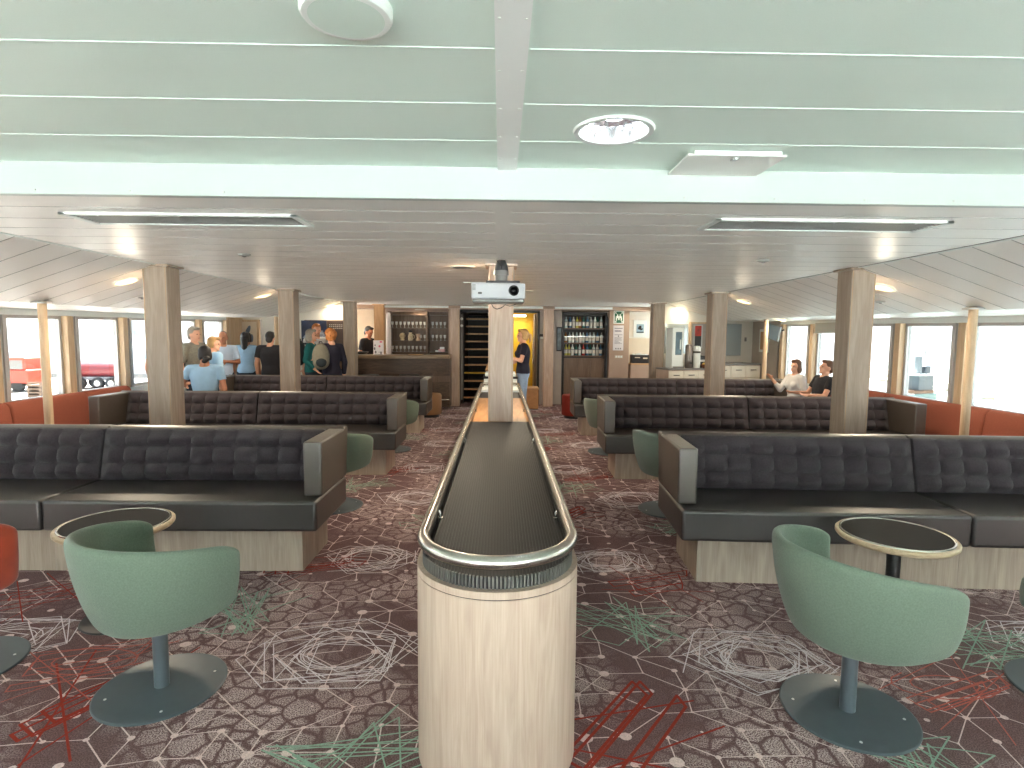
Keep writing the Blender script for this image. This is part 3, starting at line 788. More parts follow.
def downlight(x, y, label, r=.095, watts=9):
    z = zc(x,y); tilt = 0
    if abs(x) > 3.2: tilt = math.atan2(Z2-zkink(y), 1.1)*(1 if x > 0 else -1)
    t = thing('downlight', label, 'ceiling light', (x,y,z), 0, 'small warm downlights')
    t.rotation_euler = (0, tilt, 0)
    MB().tube([(0,0,-.001),(0,0,-.010),(0,0,-.010),(0,0,-.003)], [r+.02,r+.014,r,r-.004], 32, caps=False).build('trim_ring', M['white'], t, ang=35)
    MB().lathe([(r,-.005),(r-.004,-.008),(.01,-.009)], n=32).build('diffuser', M['lamp'], t)
    L = bpy.data.lights.new('downlight_lamp', 'AREA'); L.shape = 'DISK'; L.size = .18; L.energy = watts; L.color = (1,.84,.62)
    lo = bpy.data.objects.new('lamp', L); COL.objects.link(lo); lo.parent = t; lo.location = (0,0,-.03)
    return t
W = 13
for x, y, l in ((-3.62,5.62,'warm downlight beside the pillar nearest the truck side windows'),
                (-3.48,8.45,'warm downlight beside the pillar next to the man in black'),
                (-3.40,11.5,'warm downlight above the woman in teal'),
                (-3.2,12.2,'warm downlight over the bar end near third pillar'),
                (-.36,5.38,'warm downlight beside the projector mount, bar side'),
                (.34,8.2,'warm downlight just right behind the projector'),
                (.32,11.7,'warm downlight close to the yellow doorway'),
                (3.64,5.42,'warm downlight beside the large pillar near the seated people'),
                (3.56,8.36,'warm downlight beside the pillar in front of grey screen'),
                (3.5,11.0,'warm downlight above the coffee machine'),
                (2.88,12.1,'warm downlight above framed bird picture'),
                (-1.8,12.75,'warm downlight over the bar shelves'),
                (4.62,9.4,'warm downlight near the far slim pole on buffet side')):
    downlight(x, y, l, watts=3 if y > 10.9 or x > 4 else W)
for x, y, l in ((-2.06,4.67,'small round ceiling detector behind the vent, truck side'),(2.15,4.70,'small round ceiling detector behind the vent, buffet side'),
                (-3.95,6.4,'small round ceiling detector near the truck side windows'),(3.95,5.9,'small round ceiling detector near the rocky shore windows')):
    t = thing('ceiling_detector', l, 'detector', (x,y,zc(x,y)))
    MB().lathe([(.05,0),(.05,-.008),(.035,-.016),(.01,-.017)], n=28).build('housing', M['ceil_gap'], t)
    MB().lathe([(.018,-.0165),(.012,-.024),(.004,-.025)], n=16).build('sensor', M['vent'], t)

# ------------------------------------------------------------------ projector
t = thing('projector', 'white projector hanging from the ceiling in front of the middle pillar', 'projector', (-.025,4.70,0))
b = MB(); b.box(-.222,.222,0,.30,1.845,1.975); b.build('case', M['plastic'], t, bevel=.012, seg=3)
b = MB(); b.prism([(-.215,.01),(.215,.01),(.215,.29),(-.215,.29)], 1.815, 1.846); b.build('underside', M['greyplastic'], t, bevel=.01)
lens = MB().tube([(.127,.004,1.913),(.127,-.012,1.913),(.127,-.012,1.913),(.127,-.004,1.913)], [.043,.043,.034,.032], 32, caps=False).build('lens_ring', M['black'], t, ang=35)
MB().tube([(.127,-.004,1.913),(.127,-.008,1.913)], [.033,.026], 32).build('lens_collar', M['steel'], lens)
MB().ell((.127,-.008,1.913), (.02,.008,.02)).build('lens_glass', mat('dark_lens_glass', (14,16,24), .05), lens)
MB().box(-.165,-.133,-.003,.004,1.883,1.899).build('infrared_window', M['dark'], t, bevel=.003)
b = MB()
for k in range(5): b.box(-.21,-.184,-.002,.004,1.915+.010*k,1.920+.010*k)
b.build('vent_slots', M['greyplastic'], t, smooth=False)
b = MB()
for k in range(14): b.box(.2215,.2235,.03+.017*k,.038+.017*k,1.865,1.955)
b.build('side_grille', M['greyplastic'], t, smooth=False)
b = MB(); b.box(-.10,.18,.04,.26,1.976,1.988); b.bar((-.10,.06,1.99),(.18,.06,1.99),.03,.014); b.build('mount_plate', M['black'], t, bevel=.003)
b = MB(); b.tube([(.025,.15,1.988),(.025,.15,2.05),(.025,.15,2.05),(.025,.15,2.085),(.025,.15,2.11)], [.052,.052,.062,.062,.03], 28); b.build('mount_head', M['greyplastic'], t, ang=40)
b = MB(); b.lathe([(.055,2.06),(.06,2.09),(.05,2.135),(.03,2.179)], (.025,.15,0), 28); b.build('ceiling_bell', mat('dark_grey_plastic', (58,58,60), .4), t, ang=40)
b = MB(); b.tube([(-.01,.16,2.175),(.0,.12,2.15),(.03,.09,2.12),(.02,.12,2.0)], .007, 8)
b.tube([(-.06,.26,1.82),(-.04,.24,1.785),(-.01,.24,1.772),(.03,.24,1.785),(.06,.25,1.81),(.10,.26,1.80),(.13,.25,1.806),(.16,.26,1.82)], .004, 8)
b.build('cable', M['black'], t)
b = MB(); b.bar((-.29,.10,1.985),(-.15,.10,1.985),.02,.008); b.bar((-.16,.1,1.985),(-.09,.1,1.985),.012,.006); b.build('bracket_arm', M['white'], t)

# ------------------------------------------------------------------ aft bulkhead
def wbox(name, m, x0, x1, y0, y1, z0, z1): return struct(MB().box(x0,x1,y0,y1,z0,z1).build(name, m, smooth=False))
wbox('wall_far', M['tanwall'], -1.17, -.94, 12.72, 12.8, 0, 2.1)
wbox('wall_far', M['greige'], .86, 1.36, 12.72, 12.8, 0, 2.1)
wbox('wall_far', M['tanwall'], 2.40, 2.84, 12.60, 12.8, 0, 2.1)
wbox('wall_far', M['cream'], 2.84, 4.0, 13.3, 13.4, 0, 2.1)
wbox('wall_far', M['tanwall'], 2.80, 2.84, 12.8, 13.3, 0, 2.1)
wbox('wall_far', M['cream'], -3.5, -2.62, 12.95, 13.05, 0, 2.1)
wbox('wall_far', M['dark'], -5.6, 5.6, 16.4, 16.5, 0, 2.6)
# stair lobby
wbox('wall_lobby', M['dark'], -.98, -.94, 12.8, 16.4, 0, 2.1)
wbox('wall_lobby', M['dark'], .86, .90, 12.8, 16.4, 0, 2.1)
wbox('wall_lobby', M['yellow'], .0, .86, 13.9, 13.95, 0, 2.1)
wbox('wall_lobby', M['yellow'], -.03, .0, 12.9, 13.95, 0, 2.1)
b = MB()
for x0, x1 in ((-.94,-.90),(.81,.86)): b.box(x0,x1,12.68,12.74,0,2.06)
b.box(-.94,.86,12.68,12.74,2.04,2.1)
struct(b.build('trim_6', M['dark'], smooth=False))
b = MB(); b.cyl((-.865,12.66,.10),(-.865,12.66,2.0),.022,n=12); b.k = 1; 
for z in (1.75,1.9): b.ell((-.865,12.65,z),(.03,.03,.035))
tag(b.build('stair_post', [M['greyplastic'], M['white']]), 'pale grey post at the left side of the staircase', 'post')
t = thing('staircase', 'dark open staircase with pale tread edges rising behind the middle pillar', 'staircase', (-.47,12.85,0))
for k in range(11):
    z = .18*k+.13; y = .04+.10*k
    b = MB(); b.box(-.37,.42,y,y+.26,z-.02,z+.014); tr = b.build('tread', M['dark'], t)
    MB().box(-.37,.42,y-.012,y,z-.016,z+.018).build('nosing', M['wood_tan'] if k != 3 else M['yellow'], tr, smooth=False)
MB().box(-.39,-.37,0,1.4,0,2.08).build('side_panel', M['dark'], t)
tag(MB().bar((-.12,12.3,1.25),(-.30,11.9,.80),.05,.05).build('handrail', M['wood_tan']), 'sloping wooden handrail left of the middle pillar by the staircase', 'handrail')
b = MB(); b.box(.26,.58,13.35,13.6,1.985,2.02); tag(b.build('ceiling_light', M['lampwhite']), 'bright rectangular ceiling light in the yellow doorway', 'ceiling light')
L = bpy.data.lights.new('doorway_lamp', 'AREA'); L.shape = 'RECTANGLE'; L.size = .3; L.size_y = .22; L.energy = 5; L.color = (1,.86,.6)
lo = bpy.data.objects.new('lamp', L); COL.objects.link(lo); lo.location = (.42,13.47,1.97)
# door leaf standing open in the doorway
t = thing('lobby_door', 'brown door standing open at the yellow doorway beside the woman in navy', 'door', (.78,12.85,0))
MB().box(-.02,.02,0,.7,.01,2.03).build('leaf', M['wood_mid'], t, bevel=.003)
b = MB(); b.cyl((-.05,.1,.9),(-.05,.1,1.5),.012,n=10); b.cyl((-.05,.1,.95),(-.02,.1,.95),.008,n=8); b.cyl((-.05,.1,1.45),(-.02,.1,1.45),.008,n=8); b.build('pull_handle', M['steel'], t)
t = thing('dispenser', 'small black and white dispenser on wall panel beside the doorway', 'dispenser', (.925,12.719,1.52))
MB().box(-.07,.07,-.08,0,0,.06).build('cap', M['black'], t, bevel=.01)
MB().box(-.05,.05,-.07,0,-.05,0).build('body', M['white'], t, bevel=.01)
t = thing('wall_frame', 'tall narrow dark-framed notice on wall left of bottle cabinet', 'picture', (1.30,12.719,1.47))
MB().box(-.06,.06,-.02,0,-.27,.27).build('frame', M['dark'], t)
MB().box(-.04,.04,-.024,-.02,-.24,.24).build('print', mat('grey_blue_print', (110,124,130), .5, var=.4, vscale=12), t)

# bottle cabinet
t = thing('bottle_cabinet', 'dark built-in cabinet with three glass-fronted shelves of bottles', 'cabinet', (1.87,12.72,0))
b = MB(); b.box(-.50,-.455,0,.4,0,2.07); b.box(.455,.50,0,.4,0,2.07); b.box(-.5,.5,0,.4,2.0,2.07); b.box(-.5,.5,.36,.4,0,2.07); b.build('carcass', M['dark'], t)
for z in (1.10,1.39,1.72):
    sh = MB().box(-.455,.455,.06,.36,z-.025,z).build('shelf', M['wood_mid'], t)
    MB().box(-.455,.455,.045,.055,z+.13,z+.143).build('guard_rail', M['steel'] if z == 1.39 else M['greyplastic'], sh)
for k in range(3):
    x = -.455+.303*k
    d = MB().box(x+.003,x+.30,.01,.03,.06,1.05).build('door', M['wood_mid'], t, bevel=.002)
bt_cols = [('clear',(190,205,205)),('green',(40,90,80)),('white',(225,225,220)),('red',(170,40,36)),('amber',(150,96,40)),('blue',(60,100,130)),('yellow',(200,190,90))]
def make_bottle(cn, rgb, h):
    m = mat('bottle_'+cn, rgb, .15, spec=.8)
    b = MB().lathe([(.028,0),(.033,.005),(.033,h*.6),(.026,h*.7),(.012,h*.78),(.011,h*.95),(.013,h)], n=14)
    o = b.build('bottle', m)
    MB().lathe([(.0337,h*.18),(.0337,h*.48)], n=14).build('paper_label', M['whitewall'], o)
    MB().lathe([(.0135,h*.93),(.0135,h*1.01)], n=10).build('cap', M['black'], o)
    return o
bp = {}
for r, z in enumerate((1.10,1.39,1.72)):
    for k in range(11):
        ci = RND.choice((0,0,1,2,2,5,5,6,4)) if not (r == 0 and k == 5) else 3
        cn, rgb = bt_cols[ci]; h = .27 if r != 1 else .25
        key = (ci, h); loc = (1.87-.40+.08*k+RND.uniform(-.01,.01), 12.72+.17+RND.uniform(-.03,.05), z+.001)
        lab = '%s glass bottle standing on the %s shelf of the dark cabinet' % (cn, ('lowest','middle','top')[r])
        if key not in bp: bp[key] = o = make_bottle(cn, rgb, h); o.location = loc
        else: o = dup(bp[key], loc)
        tag(o, lab, 'bottle', '%s bottles on the %s cabinet shelf' % (cn, ('lowest','middle','top')[r]))
# safety sign and notice on taupe panel
t = thing('safety_sign', 'green and white square assembly sign on the taupe wall panel', 'sign', (2.60,12.599,1.96))
MB().box(-.115,.115,-.012,0,-.14,.14).build('plate', M['white'], t, bevel=.002)
MB().box(-.095,.095,-.014,-.011,-.125,.125).build('green_field', mat('sign_green', (14,92,62), .5), t)
b = MB()
for dx, dz in ((-.03,.03),(.03,.03),(-.055,-.02),(.055,-.02),(0,-.01)):
    b.cyl((dx,-.017,dz+.028),(dx,-.0135,dz+.028),.013,n=12); b.box(dx-.014,dx+.014,-.017,-.0135,dz-.05,dz+.012)
for sx in (-1,1):
    for sz in (-1,1):
        b.add([(sx*.085,-.0165,sz*.115),(sx*.05,-.0165,sz*.115),(sx*.085,-.0165,sz*.075)], [(0,1,2)])
        b.bar((sx*.085,-.0165,sz*.115),(sx*.05,-.0165,sz*.075),.012,.002,up=(0,1,0))
b.build('pictogram', M['white'], t, smooth=False)
t = thing('notice_board', 'tall pale printed notice below the green sign on taupe wall panel', 'notice', (2.60,12.599,1.50))
MB().box(-.115,.115,-.01,0,-.27,.28).build('sheet', mat('notice_paper', (206,202,204), .4), t, bevel=.002)
b = MB(); b.box(-.09,.09,-.012,-.0095,.21,.225); b.box(-.09,.09,-.012,-.0095,.07,.08)
r2 = random.Random(5)
for k in range(9):
    z = .17-.012*k if k < 3 else .01-.026*(k-3)
    b.box(-.085,-.085+r2.uniform(.09,.17),-.012,-.0095,z-.004,z+.004)
for k in range(3): MB().box(-.05+.05*k-.012,-.05+.05*k+.012,-.012,-.0095,-.245,-.215).build('symbol', mat('notice_ink', (92,90,104), .6), t, smooth=False)
MB().box(-.012,.012,-.012,-.0095,.03,.06).build('symbol', mat('notice_ink', (92,90,104), .6), t, smooth=False)
b.build('text_lines', mat('notice_ink', (92,90,104), .6), t, smooth=False)
t = thing('wall_switch', 'row of small white switches on taupe panel under the notice', 'switch', (2.62,12.599,1.09))
MB().box(-.09,.09,-.01,0,-.03,.03).build('plate', mat('switch_plate', (196,180,164), .5), t)
b = MB()
for k in range(3): b.box(-.075+.055*k,-.035+.055*k,-.016,-.009,-.022,.022)
b.build('rocker', M['white'], t)
# recess: framed bird picture and hamper rack
t = thing('framed_picture', 'white framed picture of a dark bird-like shape on the pale recess wall', 'picture', (3.17,12.98,1.72))
wbox('wall_far', M['whitewall'], 2.86, 3.52, 13.0, 13.3, 1.5, 2.1)
MB().box(-.15,.15,-.02,.015,-.19,.19).build('frame', M['white'], t, bevel=.004)
MB().box(-.085,.085,-.023,-.019,-.10,.10).build('print', mat('sky_print', (150,176,190), .5, var=.15, vscale=10), t)
b = MB(); b.ell((-.01,-.024,.02),(.035,.003,.05), Matrix.Rotation(.6,3,'Y')); b.ell((.03,-.024,-.015),(.035,.003,.018), Matrix.Rotation(-.5,3,'Y')); b.box(-.08,.08,-.0265,-.0225,-.095,-.07)
b.build('silhouette', M['dark'], t)
t = thing('low_sideboard', 'low taupe sideboard in the recess under the framed bird picture', 'cabinet', (3.2,12.9,0))
MB().box(-.24,.24,0,.36,0,.90).build('body', M['tanwall'], t, bevel=.004)
MB().box(-.25,.25,-.02,.37,.90,.93).build('top', M['wood_tan'], t, bevel=.003)
t = thing('basket', 'dark open basket with white folded napkins on the low sideboard', 'basket', (3.2,13.05,.931))
b = MB(); b.box(-.2,.2,-.11,-.10,0,.19); b.box(-.2,.2,.10,.11,0,.19); b.box(-.2,-.19,-.1,.1,0,.19); b.box(.19,.2,-.1,.1,0,.19); b.box(-.2,.2,-.1,.1,0,.01); b.build('body', M['dark'], t)
b = MB(); b.box(-.14,-.02,-.115,-.105,.12,.14); b.box(.05,.15,-.115,-.105,.10,.13); b.build('label_cards', M['cream'], t)
b = MB()
for k in range(7): b.box(-.17+.05*k,-.13+.05*k,-.08,.08,.01,.20+RND.uniform(0,.03))
b.build('napkins', M['white'], t, bevel=.006)

# bar
t = thing('bar_counter', 'curved dark wooden bar counter with pale top at the far end', 'bar', (-2.0,11.62,0))
def arcpts(off, n=14): return [(-1.15+2.1*k/n, -.18*math.sin(PI*k/n)*1.0+off+.10*(k/n)) for k in range(n+1)]
f0 = arcpts(0); f1 = arcpts(.45)
MB().prism(f0+f1[::-1], .06, 1.06).build('body', M['wood_dark'], t, ang=30)
g0 = arcpts(-.09); g1 = arcpts(.50)
top = MB().prism(g0+g1[::-1], 1.06, 1.13).build('top', mat('bar_top_oak', (128,104,78), .35, var=.1, vscale=6), t, ang=30, bevel=.006)
MB().prism(arcpts(-.006)+arcpts(.02)[::-1], .58, .70).build('panel_band', M['wood_mid'], t, ang=30)
MB().tube([(x,y-.14,.22) for x,y in f0], .02, 10).build('foot_rail', M['steel'], t)
t = thing('bar_shelf', 'tall wooden shelf unit with rows of glasses behind the bar', 'shelf', (-1.83,12.74,0))
b = MB(); b.box(-.68,-.64,0,.34,0,2.06); b.box(.64,.68,0,.34,0,2.06); b.box(.16,.20,0,.34,0,2.06); b.box(-.68,.68,.31,.34,0,2.06); b.build('carcass', M['wood_mid'], t)
for z in (1.16,1.41,1.70,2.0):
    MB().box(-.64,.16,.02,.31,z-.02,z).build('shelf', M['wood_mid'], t); MB().box(.20,.64,.02,.31,z-.02,z).build('shelf', M['wood_mid'], t)
def make_glass():
    b = MB().lathe([(.022,0),(.022,.004),(.004,.008),(.004,.05),(.026,.07),(.03,.13)], n=12)
    return b.build('wine_glass', mat('bar_glass', (216,214,208), .08, spec=.9))
g0 = None
for z in (1.16,1.41,1.70):
    for k in range(14):
        x = -1.83-.60+.09*k
        if abs(x-(-1.83+.18)) < .05 or (z == 1.41 and k < 7) or (z == 1.16 and k > 9): continue
        y = 12.74+.12
        if g0 is None: o = g0 = make_glass(); o.location = (x,y,z+.001)
        else: o = dup(g0, (x,y,z+.001))
        lv = {1.16:'lowest',1.41:'middle',1.70:'upper'}[z]
        tag(o, 'clear stemmed glass in the row on the %s bar shelf' % lv, 'glass', 'glasses on the %s bar shelf' % lv)
for k, (dx, c, l) in enumerate(((-.38,(200,180,140),'round cream skull-shaped jar on the middle bar shelf'),(-.20,(206,192,160),'tall cream jug with black lid in the middle of bar shelf'),(-.03,(202,176,152),'waisted cream vase on the middle bar shelf beside the jug'))):
    t = thing(('jar','jug','vase')[k], l, ('jar','jug','vase')[k], (-1.83+dx,12.86,1.411))
    m = mat('ceramic_%d' % k, c, .4, var=.2, vscale=30)
    pr = [[(.03,0),(.045,.01),(.04,.05),(.065,.09),(.068,.12),(.045,.16),(.01,.17)],[(.04,0),(.055,.02),(.055,.10),(.035,.15),(.04,.18)],[(.05,0),(.045,.03),(.03,.07),(.045,.12),(.058,.15),(.03,.152)]][k]
    MB().lathe(pr, n=20).build('body', m, t)
    if k == 1: MB().lathe([(.043,.18),(.04,.21),(.015,.23)], n=20).build('lid', M['black'], t); MB().tube([(.05,0,.03),(.085,0,.06),(.085,0,.11),(.04,0,.14)], .008, 8).build('handle', m, t)
    if k == 0: MB().ell((-.02,-.062,.10),(.012,.008,.014)).ell((.022,-.062,.10),(.012,.008,.014)).build('eye_sockets', M['tanwall'], t)
    if k == 2: MB().tube([(.045,0,.03),(.075,0,.07),(.05,0,.12)], .007, 8).build('handle', m, t)
t = thing('gift_box', 'small pink and white box stack on the low bar shelf', 'box', (-1.33,12.86,1.161))
MB().box(-.07,.07,-.05,.05,0,.06).build('box', mat('pink_card', (222,170,172), .6), t, bevel=.003); MB().box(-.14,.0,-.05,.04,0,.035).build('tray', M['white'], t, bevel=.003)
MB().box(-.04,.06,-.04,.04,.061,.11).build('lid', M['white'], t, bevel=.003)
b = MB().lathe([(.05,0),(.055,.01),(.05,.8),(.04,.86),(.015,.87)], n=20)
tag(b.build('towel_roll', mat('pale_cloth', (206,196,190), .8), loc=(-2.36,12.42,1.131)), 'tall pale upright roll standing at the shelf end of the bar', 'roll')
bpy.data.objects['towel_roll'].location = (-2.36,12.05,1.131)
t = thing('bar_notice', 'small white notice with pink spots standing on the bar counter', 'notice', (-2.51,11.75,1.131))
MB().box(-.105,.105,-.004,.004,0,.29).build('sheet', mat('notice_white', (240,236,238), .5), t)
b = MB(); b.ell((.02,-.005,.17),(.022,.002,.022)); b.ell((.05,-.005,.26),(.03,.002,.02)); b.build('pink_spots', mat('pink_ink', (226,120,150), .5), t)
b = MB()
for px, pz, w in ((-.08,.12,.03),(-.06,.05,.03),(.01,.05,.012),(.05,.035,.03),(-.07,.19,.02)): b.ell((px,-.005,pz),(w*.6,.002,w))
b.build('dark_figures', mat('grey_ink', (120,116,124), .5), t)
MB().box(-.08,.08,-.03,.03,-.0005,.006).build('foot', M['greyplastic'], t)
def bar_stool(x, y, label):
    t = thing('bar_stool', label, 'stool', (x,y,0))
    MB().lathe([(.12,.70),(.20,.71),(.205,.745),(.19,.77),(.05,.775)], n=28).build('seat', M['black'], t, ang=50)
    MB().lathe([(.025,.01),(.025,.70)], n=14).build('column', M['steel'], t)
    MB().lathe([(.2,0),(.2,.008),(.03,.014)], n=32).build('base', M['steel'], t, ang=30)
    MB().tube([(.13*math.cos(2*PI*k/20), .13*math.sin(2*PI*k/20), .28) for k in range(20)], .009, 8, closed=True).build('foot_ring', M['steel'], t)
bar_stool(-2.55,11.0,'dark round bar stool at the bar below the white notice')
bar_stool(-1.78,11.1,'dark round bar stool near the aisle end of the bar')
t = thing('serving_bowl', 'wide black bowl on the bar counter left of the white notice', 'bowl', (-2.88,11.85,1.131))
MB().lathe([(.05,0),(.10,.01),(.15,.05),(.145,.055),(.09,.02),(.02,.014)], n=28).build('bowl', M['black'], t)
t = thing('plate', 'golden tray lying on the bar counter in front of the shelves', 'tray', (-1.72,11.62,1.131))
MB().lathe([(.10,0),(.15,.004),(.165,.014),(.15,.012),(.02,.008)], n=32).build('dish', mat('brass', (210,160,90), .3, metal=.8), t)
# port and starboard aft walls
def diag(p, q, name, parts):
    p = Vector(p); q = Vector(q); L = (q-p).length; a = math.atan2(q.y-p.y, q.x-p.x)
    mt = Matrix.Translation((p.x,p.y,0)) @ Matrix.Rotation(a,4,'Z')
    for m, u0, u1, z0, z1, d0, d1 in parts:
        b = MB(); b.box(u0*L,u1*L,d0,d1,z0,z1); b.xf(mt); struct(b.build(name, m, smooth=False))
    return mt, L
mtL, LL = diag((-5.35,11.55),(-3.1,11.6),'wall_aft', [(M['whitewall'],0,1,1.82,2.3,0,.1),(M['whitewall'],.24,.62,0,1.82,0,.1),(M['wood_window'],0,.22,0,1.82,0,.1),(M['wood_mid'],.62,1,0,1.82,0,.1),
      (M['frame'],.235,.25,0,1.82,-.02,0)])
def onwall(mt, name, label, cat, u, z):
    t = thing(name, label, cat); t.matrix_world = mt @ Matrix.Translation((u,-.002,z)); return t
t = onwall(mtL, 'mountain_poster', 'large blue mountain photograph behind the woman in teal', 'picture', 1.56, 1.56)
MB().box(-.22,.28,-.02,0,-.3,.25).build('panel', mat('deep_blue_print', (20,36,70), .4, var=.5, vscale=6), t)
b = MB(); b.add([(-.2,-.022,-.1),(-.1,-.022,.02),(-.03,-.022,-.03),(.06,-.022,.09),(.13,-.022,.03),(.2,-.022,.06),(.26,-.022,-.08)],[(0,1,2),(2,3,4),(0,2,4,6),(4,5,6)])
b.add([(-.2,-.0205,-.1),(-.1,-.0205,.02),(-.03,-.0205,-.03),(.06,-.0205,.09),(.13,-.0205,.03),(.2,-.0205,.06),(.26,-.0205,-.08)],[(2,1,0),(4,3,2),(6,4,2,0),(6,5,4)])
b.build('snowy_ridge', mat('snow_print', (150,160,176), .5, var=.5, vscale=20), t, smooth=False)
t = onwall(mtL, 'menu_board', 'dark menu board with pale dotted lines behind the woman with grey backpack', 'board', 2.02, 1.5)
MB().box(-.16,.2,-.02,0,-.4,.3).build('panel', mat('menu_brown', (62,46,40), .5), t)
b = MB()
for r_ in range(3):
    for k in range(8): b.box(-.12+.04*k,-.105+.04*k,-.022,-.0195,.22-.035*r_,.235-.035*r_)
b.build('letters', M['whitewall'], t, smooth=False)
t = onwall(mtL, 'wall_map', 'pale framed map with dark blue shapes on the wood wall near windows', 'picture', .30, 1.55)
MB().box(-.17,.15,-.02,0,-.25,.22).build('sheet', M['cream'], t)
b = MB(); b.ell((-.02,-.022,.03),(.04,.004,.13), Matrix.Rotation(.4,3,'Y')); b.ell((.06,-.022,-.1),(.03,.004,.08)); b.ell((-.1,-.022,-.12),(.03,.004,.05)); b.build('map_shapes', mat('map_blue', (92,104,122), .5), t)
mtR, LR = diag((3.12,10.95),(5.1,11.45),'wall_aft', [(M['whitewall'],0,1,1.82,2.3,0,.1),(M['whitewall'],0,.28,0,1.82,0,.1),(M['whitewall'],.62,1.02,0,1.82,0,.1),(M['greige'],.28,.62,0,1.82,0,.1)])
t = onwall(mtR, 'wall_mirror', 'pale grey mirror panel behind the tall coffee machine', 'mirror', .28, 1.52)
MB().box(-.24,.26,-.012,0,-.3,.27).build('sheet', mat('mirror_glass', (186,196,194), .12, metal=.5), t)
t = onwall(mtR, 'door_frame', 'pale wooden frame around the opening with the red poster', 'frame', .9, .9)
b = MB(); b.box(-.33,-.30,-.05,0,-.9,.93); b.box(.28,.31,-.05,0,-.9,.93); b.box(-.33,.31,-.05,0,.90,.93); b.build('casing', M['wood_window'], t, smooth=False)
t = onwall(mtR, 'red_poster', 'narrow red and black framed poster behind the buffet bread', 'picture', .76, 1.56)
MB().box(-.10,.10,-.02,0,-.24,.22).build('mount', M['lightgrey'], t)
MB().box(-.07,.07,-.023,-.019,-.0,.2).build('red_print', mat('poster_red', (168,42,26), .5, var=.5, vscale=12), t)
MB().box(-.07,.07,-.023,-.019,-.21,.0).build('black_print', M['dark'], t)
t = onwall(mtR, 'dark_curtain', 'dark brown panel hanging beside the red poster', 'panel', 1.06, 1.45)
MB().box(-.12,.13,-.04,0,-.45,.37).build('panel', M['wood_mid'], t, bevel=.01)
t = onwall(mtR, 'wall_screen', 'large pale grey glossy screen on the white wall above the counter', 'screen', 1.50, 1.50)
MB().box(-.26,.24,-.035,0,-.33,.31).build('bezel', M['frame'], t, bevel=.005)
MB().box(-.25,.23,-.038,-.034,-.32,.30).build('panel', mat('screen_grey', (176,188,192), .1, metal=.3), t)
t = onwall(mtR, 'shelf_hook', 'small hook on the white wall right of the grey screen', 'hook', 1.86, 1.5)
MB().box(-.02,.02,-.012,0,-.04,.04).cyl((0,-.03,0),(0,0,0),.008,n=8).build('plate', M['greyplastic'], t)
b = MB(); y0, y1 = 10.88, 11.62
b.add([(xwall(-1,y0)+.02,y0,0),(xwall(-1,y1)+.02,y1,0),(xwall(-1,y1)+.02,y1,1.86),(xwall(-1,y0)+.02,y0,1.86),(xwall(-1,y0)-.1,y0,0),(xwall(-1,y1)-.1,y1,0),(xwall(-1,y1)-.1,y1,1.86),(xwall(-1,y0)-.1,y0,1.86)],
      [(0,1,2,3),(7,6,5,4),(0,4,5,1),(3,2,6,7),(0,3,7,4),(1,5,6,2)])
struct(b.build('wall_left_panel', M['wood_window'], smooth=False))
# starboard side wood panel between last window and corner
b = MB(); b.add([(xwall(1,10.3)-.02,10.3,0),(xwall(1,11.5)-.02,11.5,0),(xwall(1,11.5)-.02,11.5,1.86),(xwall(1,10.3)-.02,10.3,1.84),
                 (xwall(1,10.3)+.1,10.3,0),(xwall(1,11.5)+.1,11.5,0),(xwall(1,11.5)+.1,11.5,1.86),(xwall(1,10.3)+.1,10.3,1.84)],[(0,1,2,3),(7,6,5,4),(0,4,5,1),(3,2,6,7),(0,3,7,4),(1,5,6,2)])
struct(b.build('wall_right_panel', M['greige'], smooth=False))
t = thing('wall_monitor', 'grey monitor tilted on a wall bracket beside the last window', 'monitor', (4.86,10.12,1.64), D(-70))
b = MB(); b.box(-.16,.16,-.02,.02,-.14,.14); b.xf(Matrix.Rotation(.25,4,'Y')); o = b.build('housing', M['greyplastic'], t, bevel=.006)
b = MB(); b.box(-.145,.145,-.024,-.019,-.125,.125); b.xf(Matrix.Rotation(.25,4,'Y')); b.build('panel', mat('monitor_panel', (120,138,150), .15), t)
MB().bar((0,.02,0),(.1,.16,.04),.03).build('bracket', M['black'], t)
t = thing('framed_notice', 'white framed notice on wood wall behind the far slim pole', 'picture', (5.06,10.85,1.48), D(-89))
MB().box(-.18,.18,-.02,0,-.22,.22).build('frame', M['white'], t, bevel=.003)
MB().box(-.13,.13,-.023,-.019,-.17,.17).build('print', M['wood_tan'], t)
# buffet counters
def counter(p, q, depth, zt, label, doors):
    p = Vector(p); q = Vector(q); L = (q-p).length; a = math.atan2(q.y-p.y, q.x-p.x)
    t = thing('buffet_counter', label, 'counter', (p.x,p.y,0), a)
    MB().box(0,L,.0,depth,.08,zt-.03).build('carcass', M['wood_pale'], t)
    MB().box(.02,L-.02,.05,depth,0,.08).build('kick_board', M['dark'], t)
    MB().box(-.01,L+.01,-.025,depth,zt-.03,zt).build('worktop', M['greyplastic'], t, bevel=.004)
    for k in range(doors):
        x0 = L*k/doors+.004; x1 = L*(k+1)/doors-.004
        d = MB().box(x0,x1,-.018,-.001,zt-.26,zt-.045).build('drawer', mat('pale_front', (214,206,190), .5, var=.05, vscale=8), t, bevel=.003)
        MB().bar(((x0+x1)/2-.06,-.03,zt-.12),((x0+x1)/2+.06,-.03,zt-.12),.012).build('handle', M['dark'], d)
        MB().box(x0,x1,-.018,-.001,.10,zt-.27).build('door', mat('pale_front', (214,206,190), .5), t, bevel=.003)
    return t
counter((3.02,10.18), (3.92,10.42), .42, .97, 'white buffet counter carrying the coffee machine', 3)
counter((3.98,10.46), (4.93,10.72), .5, 1.05, 'white buffet counter below the grey wall screen', 3)
def onc(x, y): return None
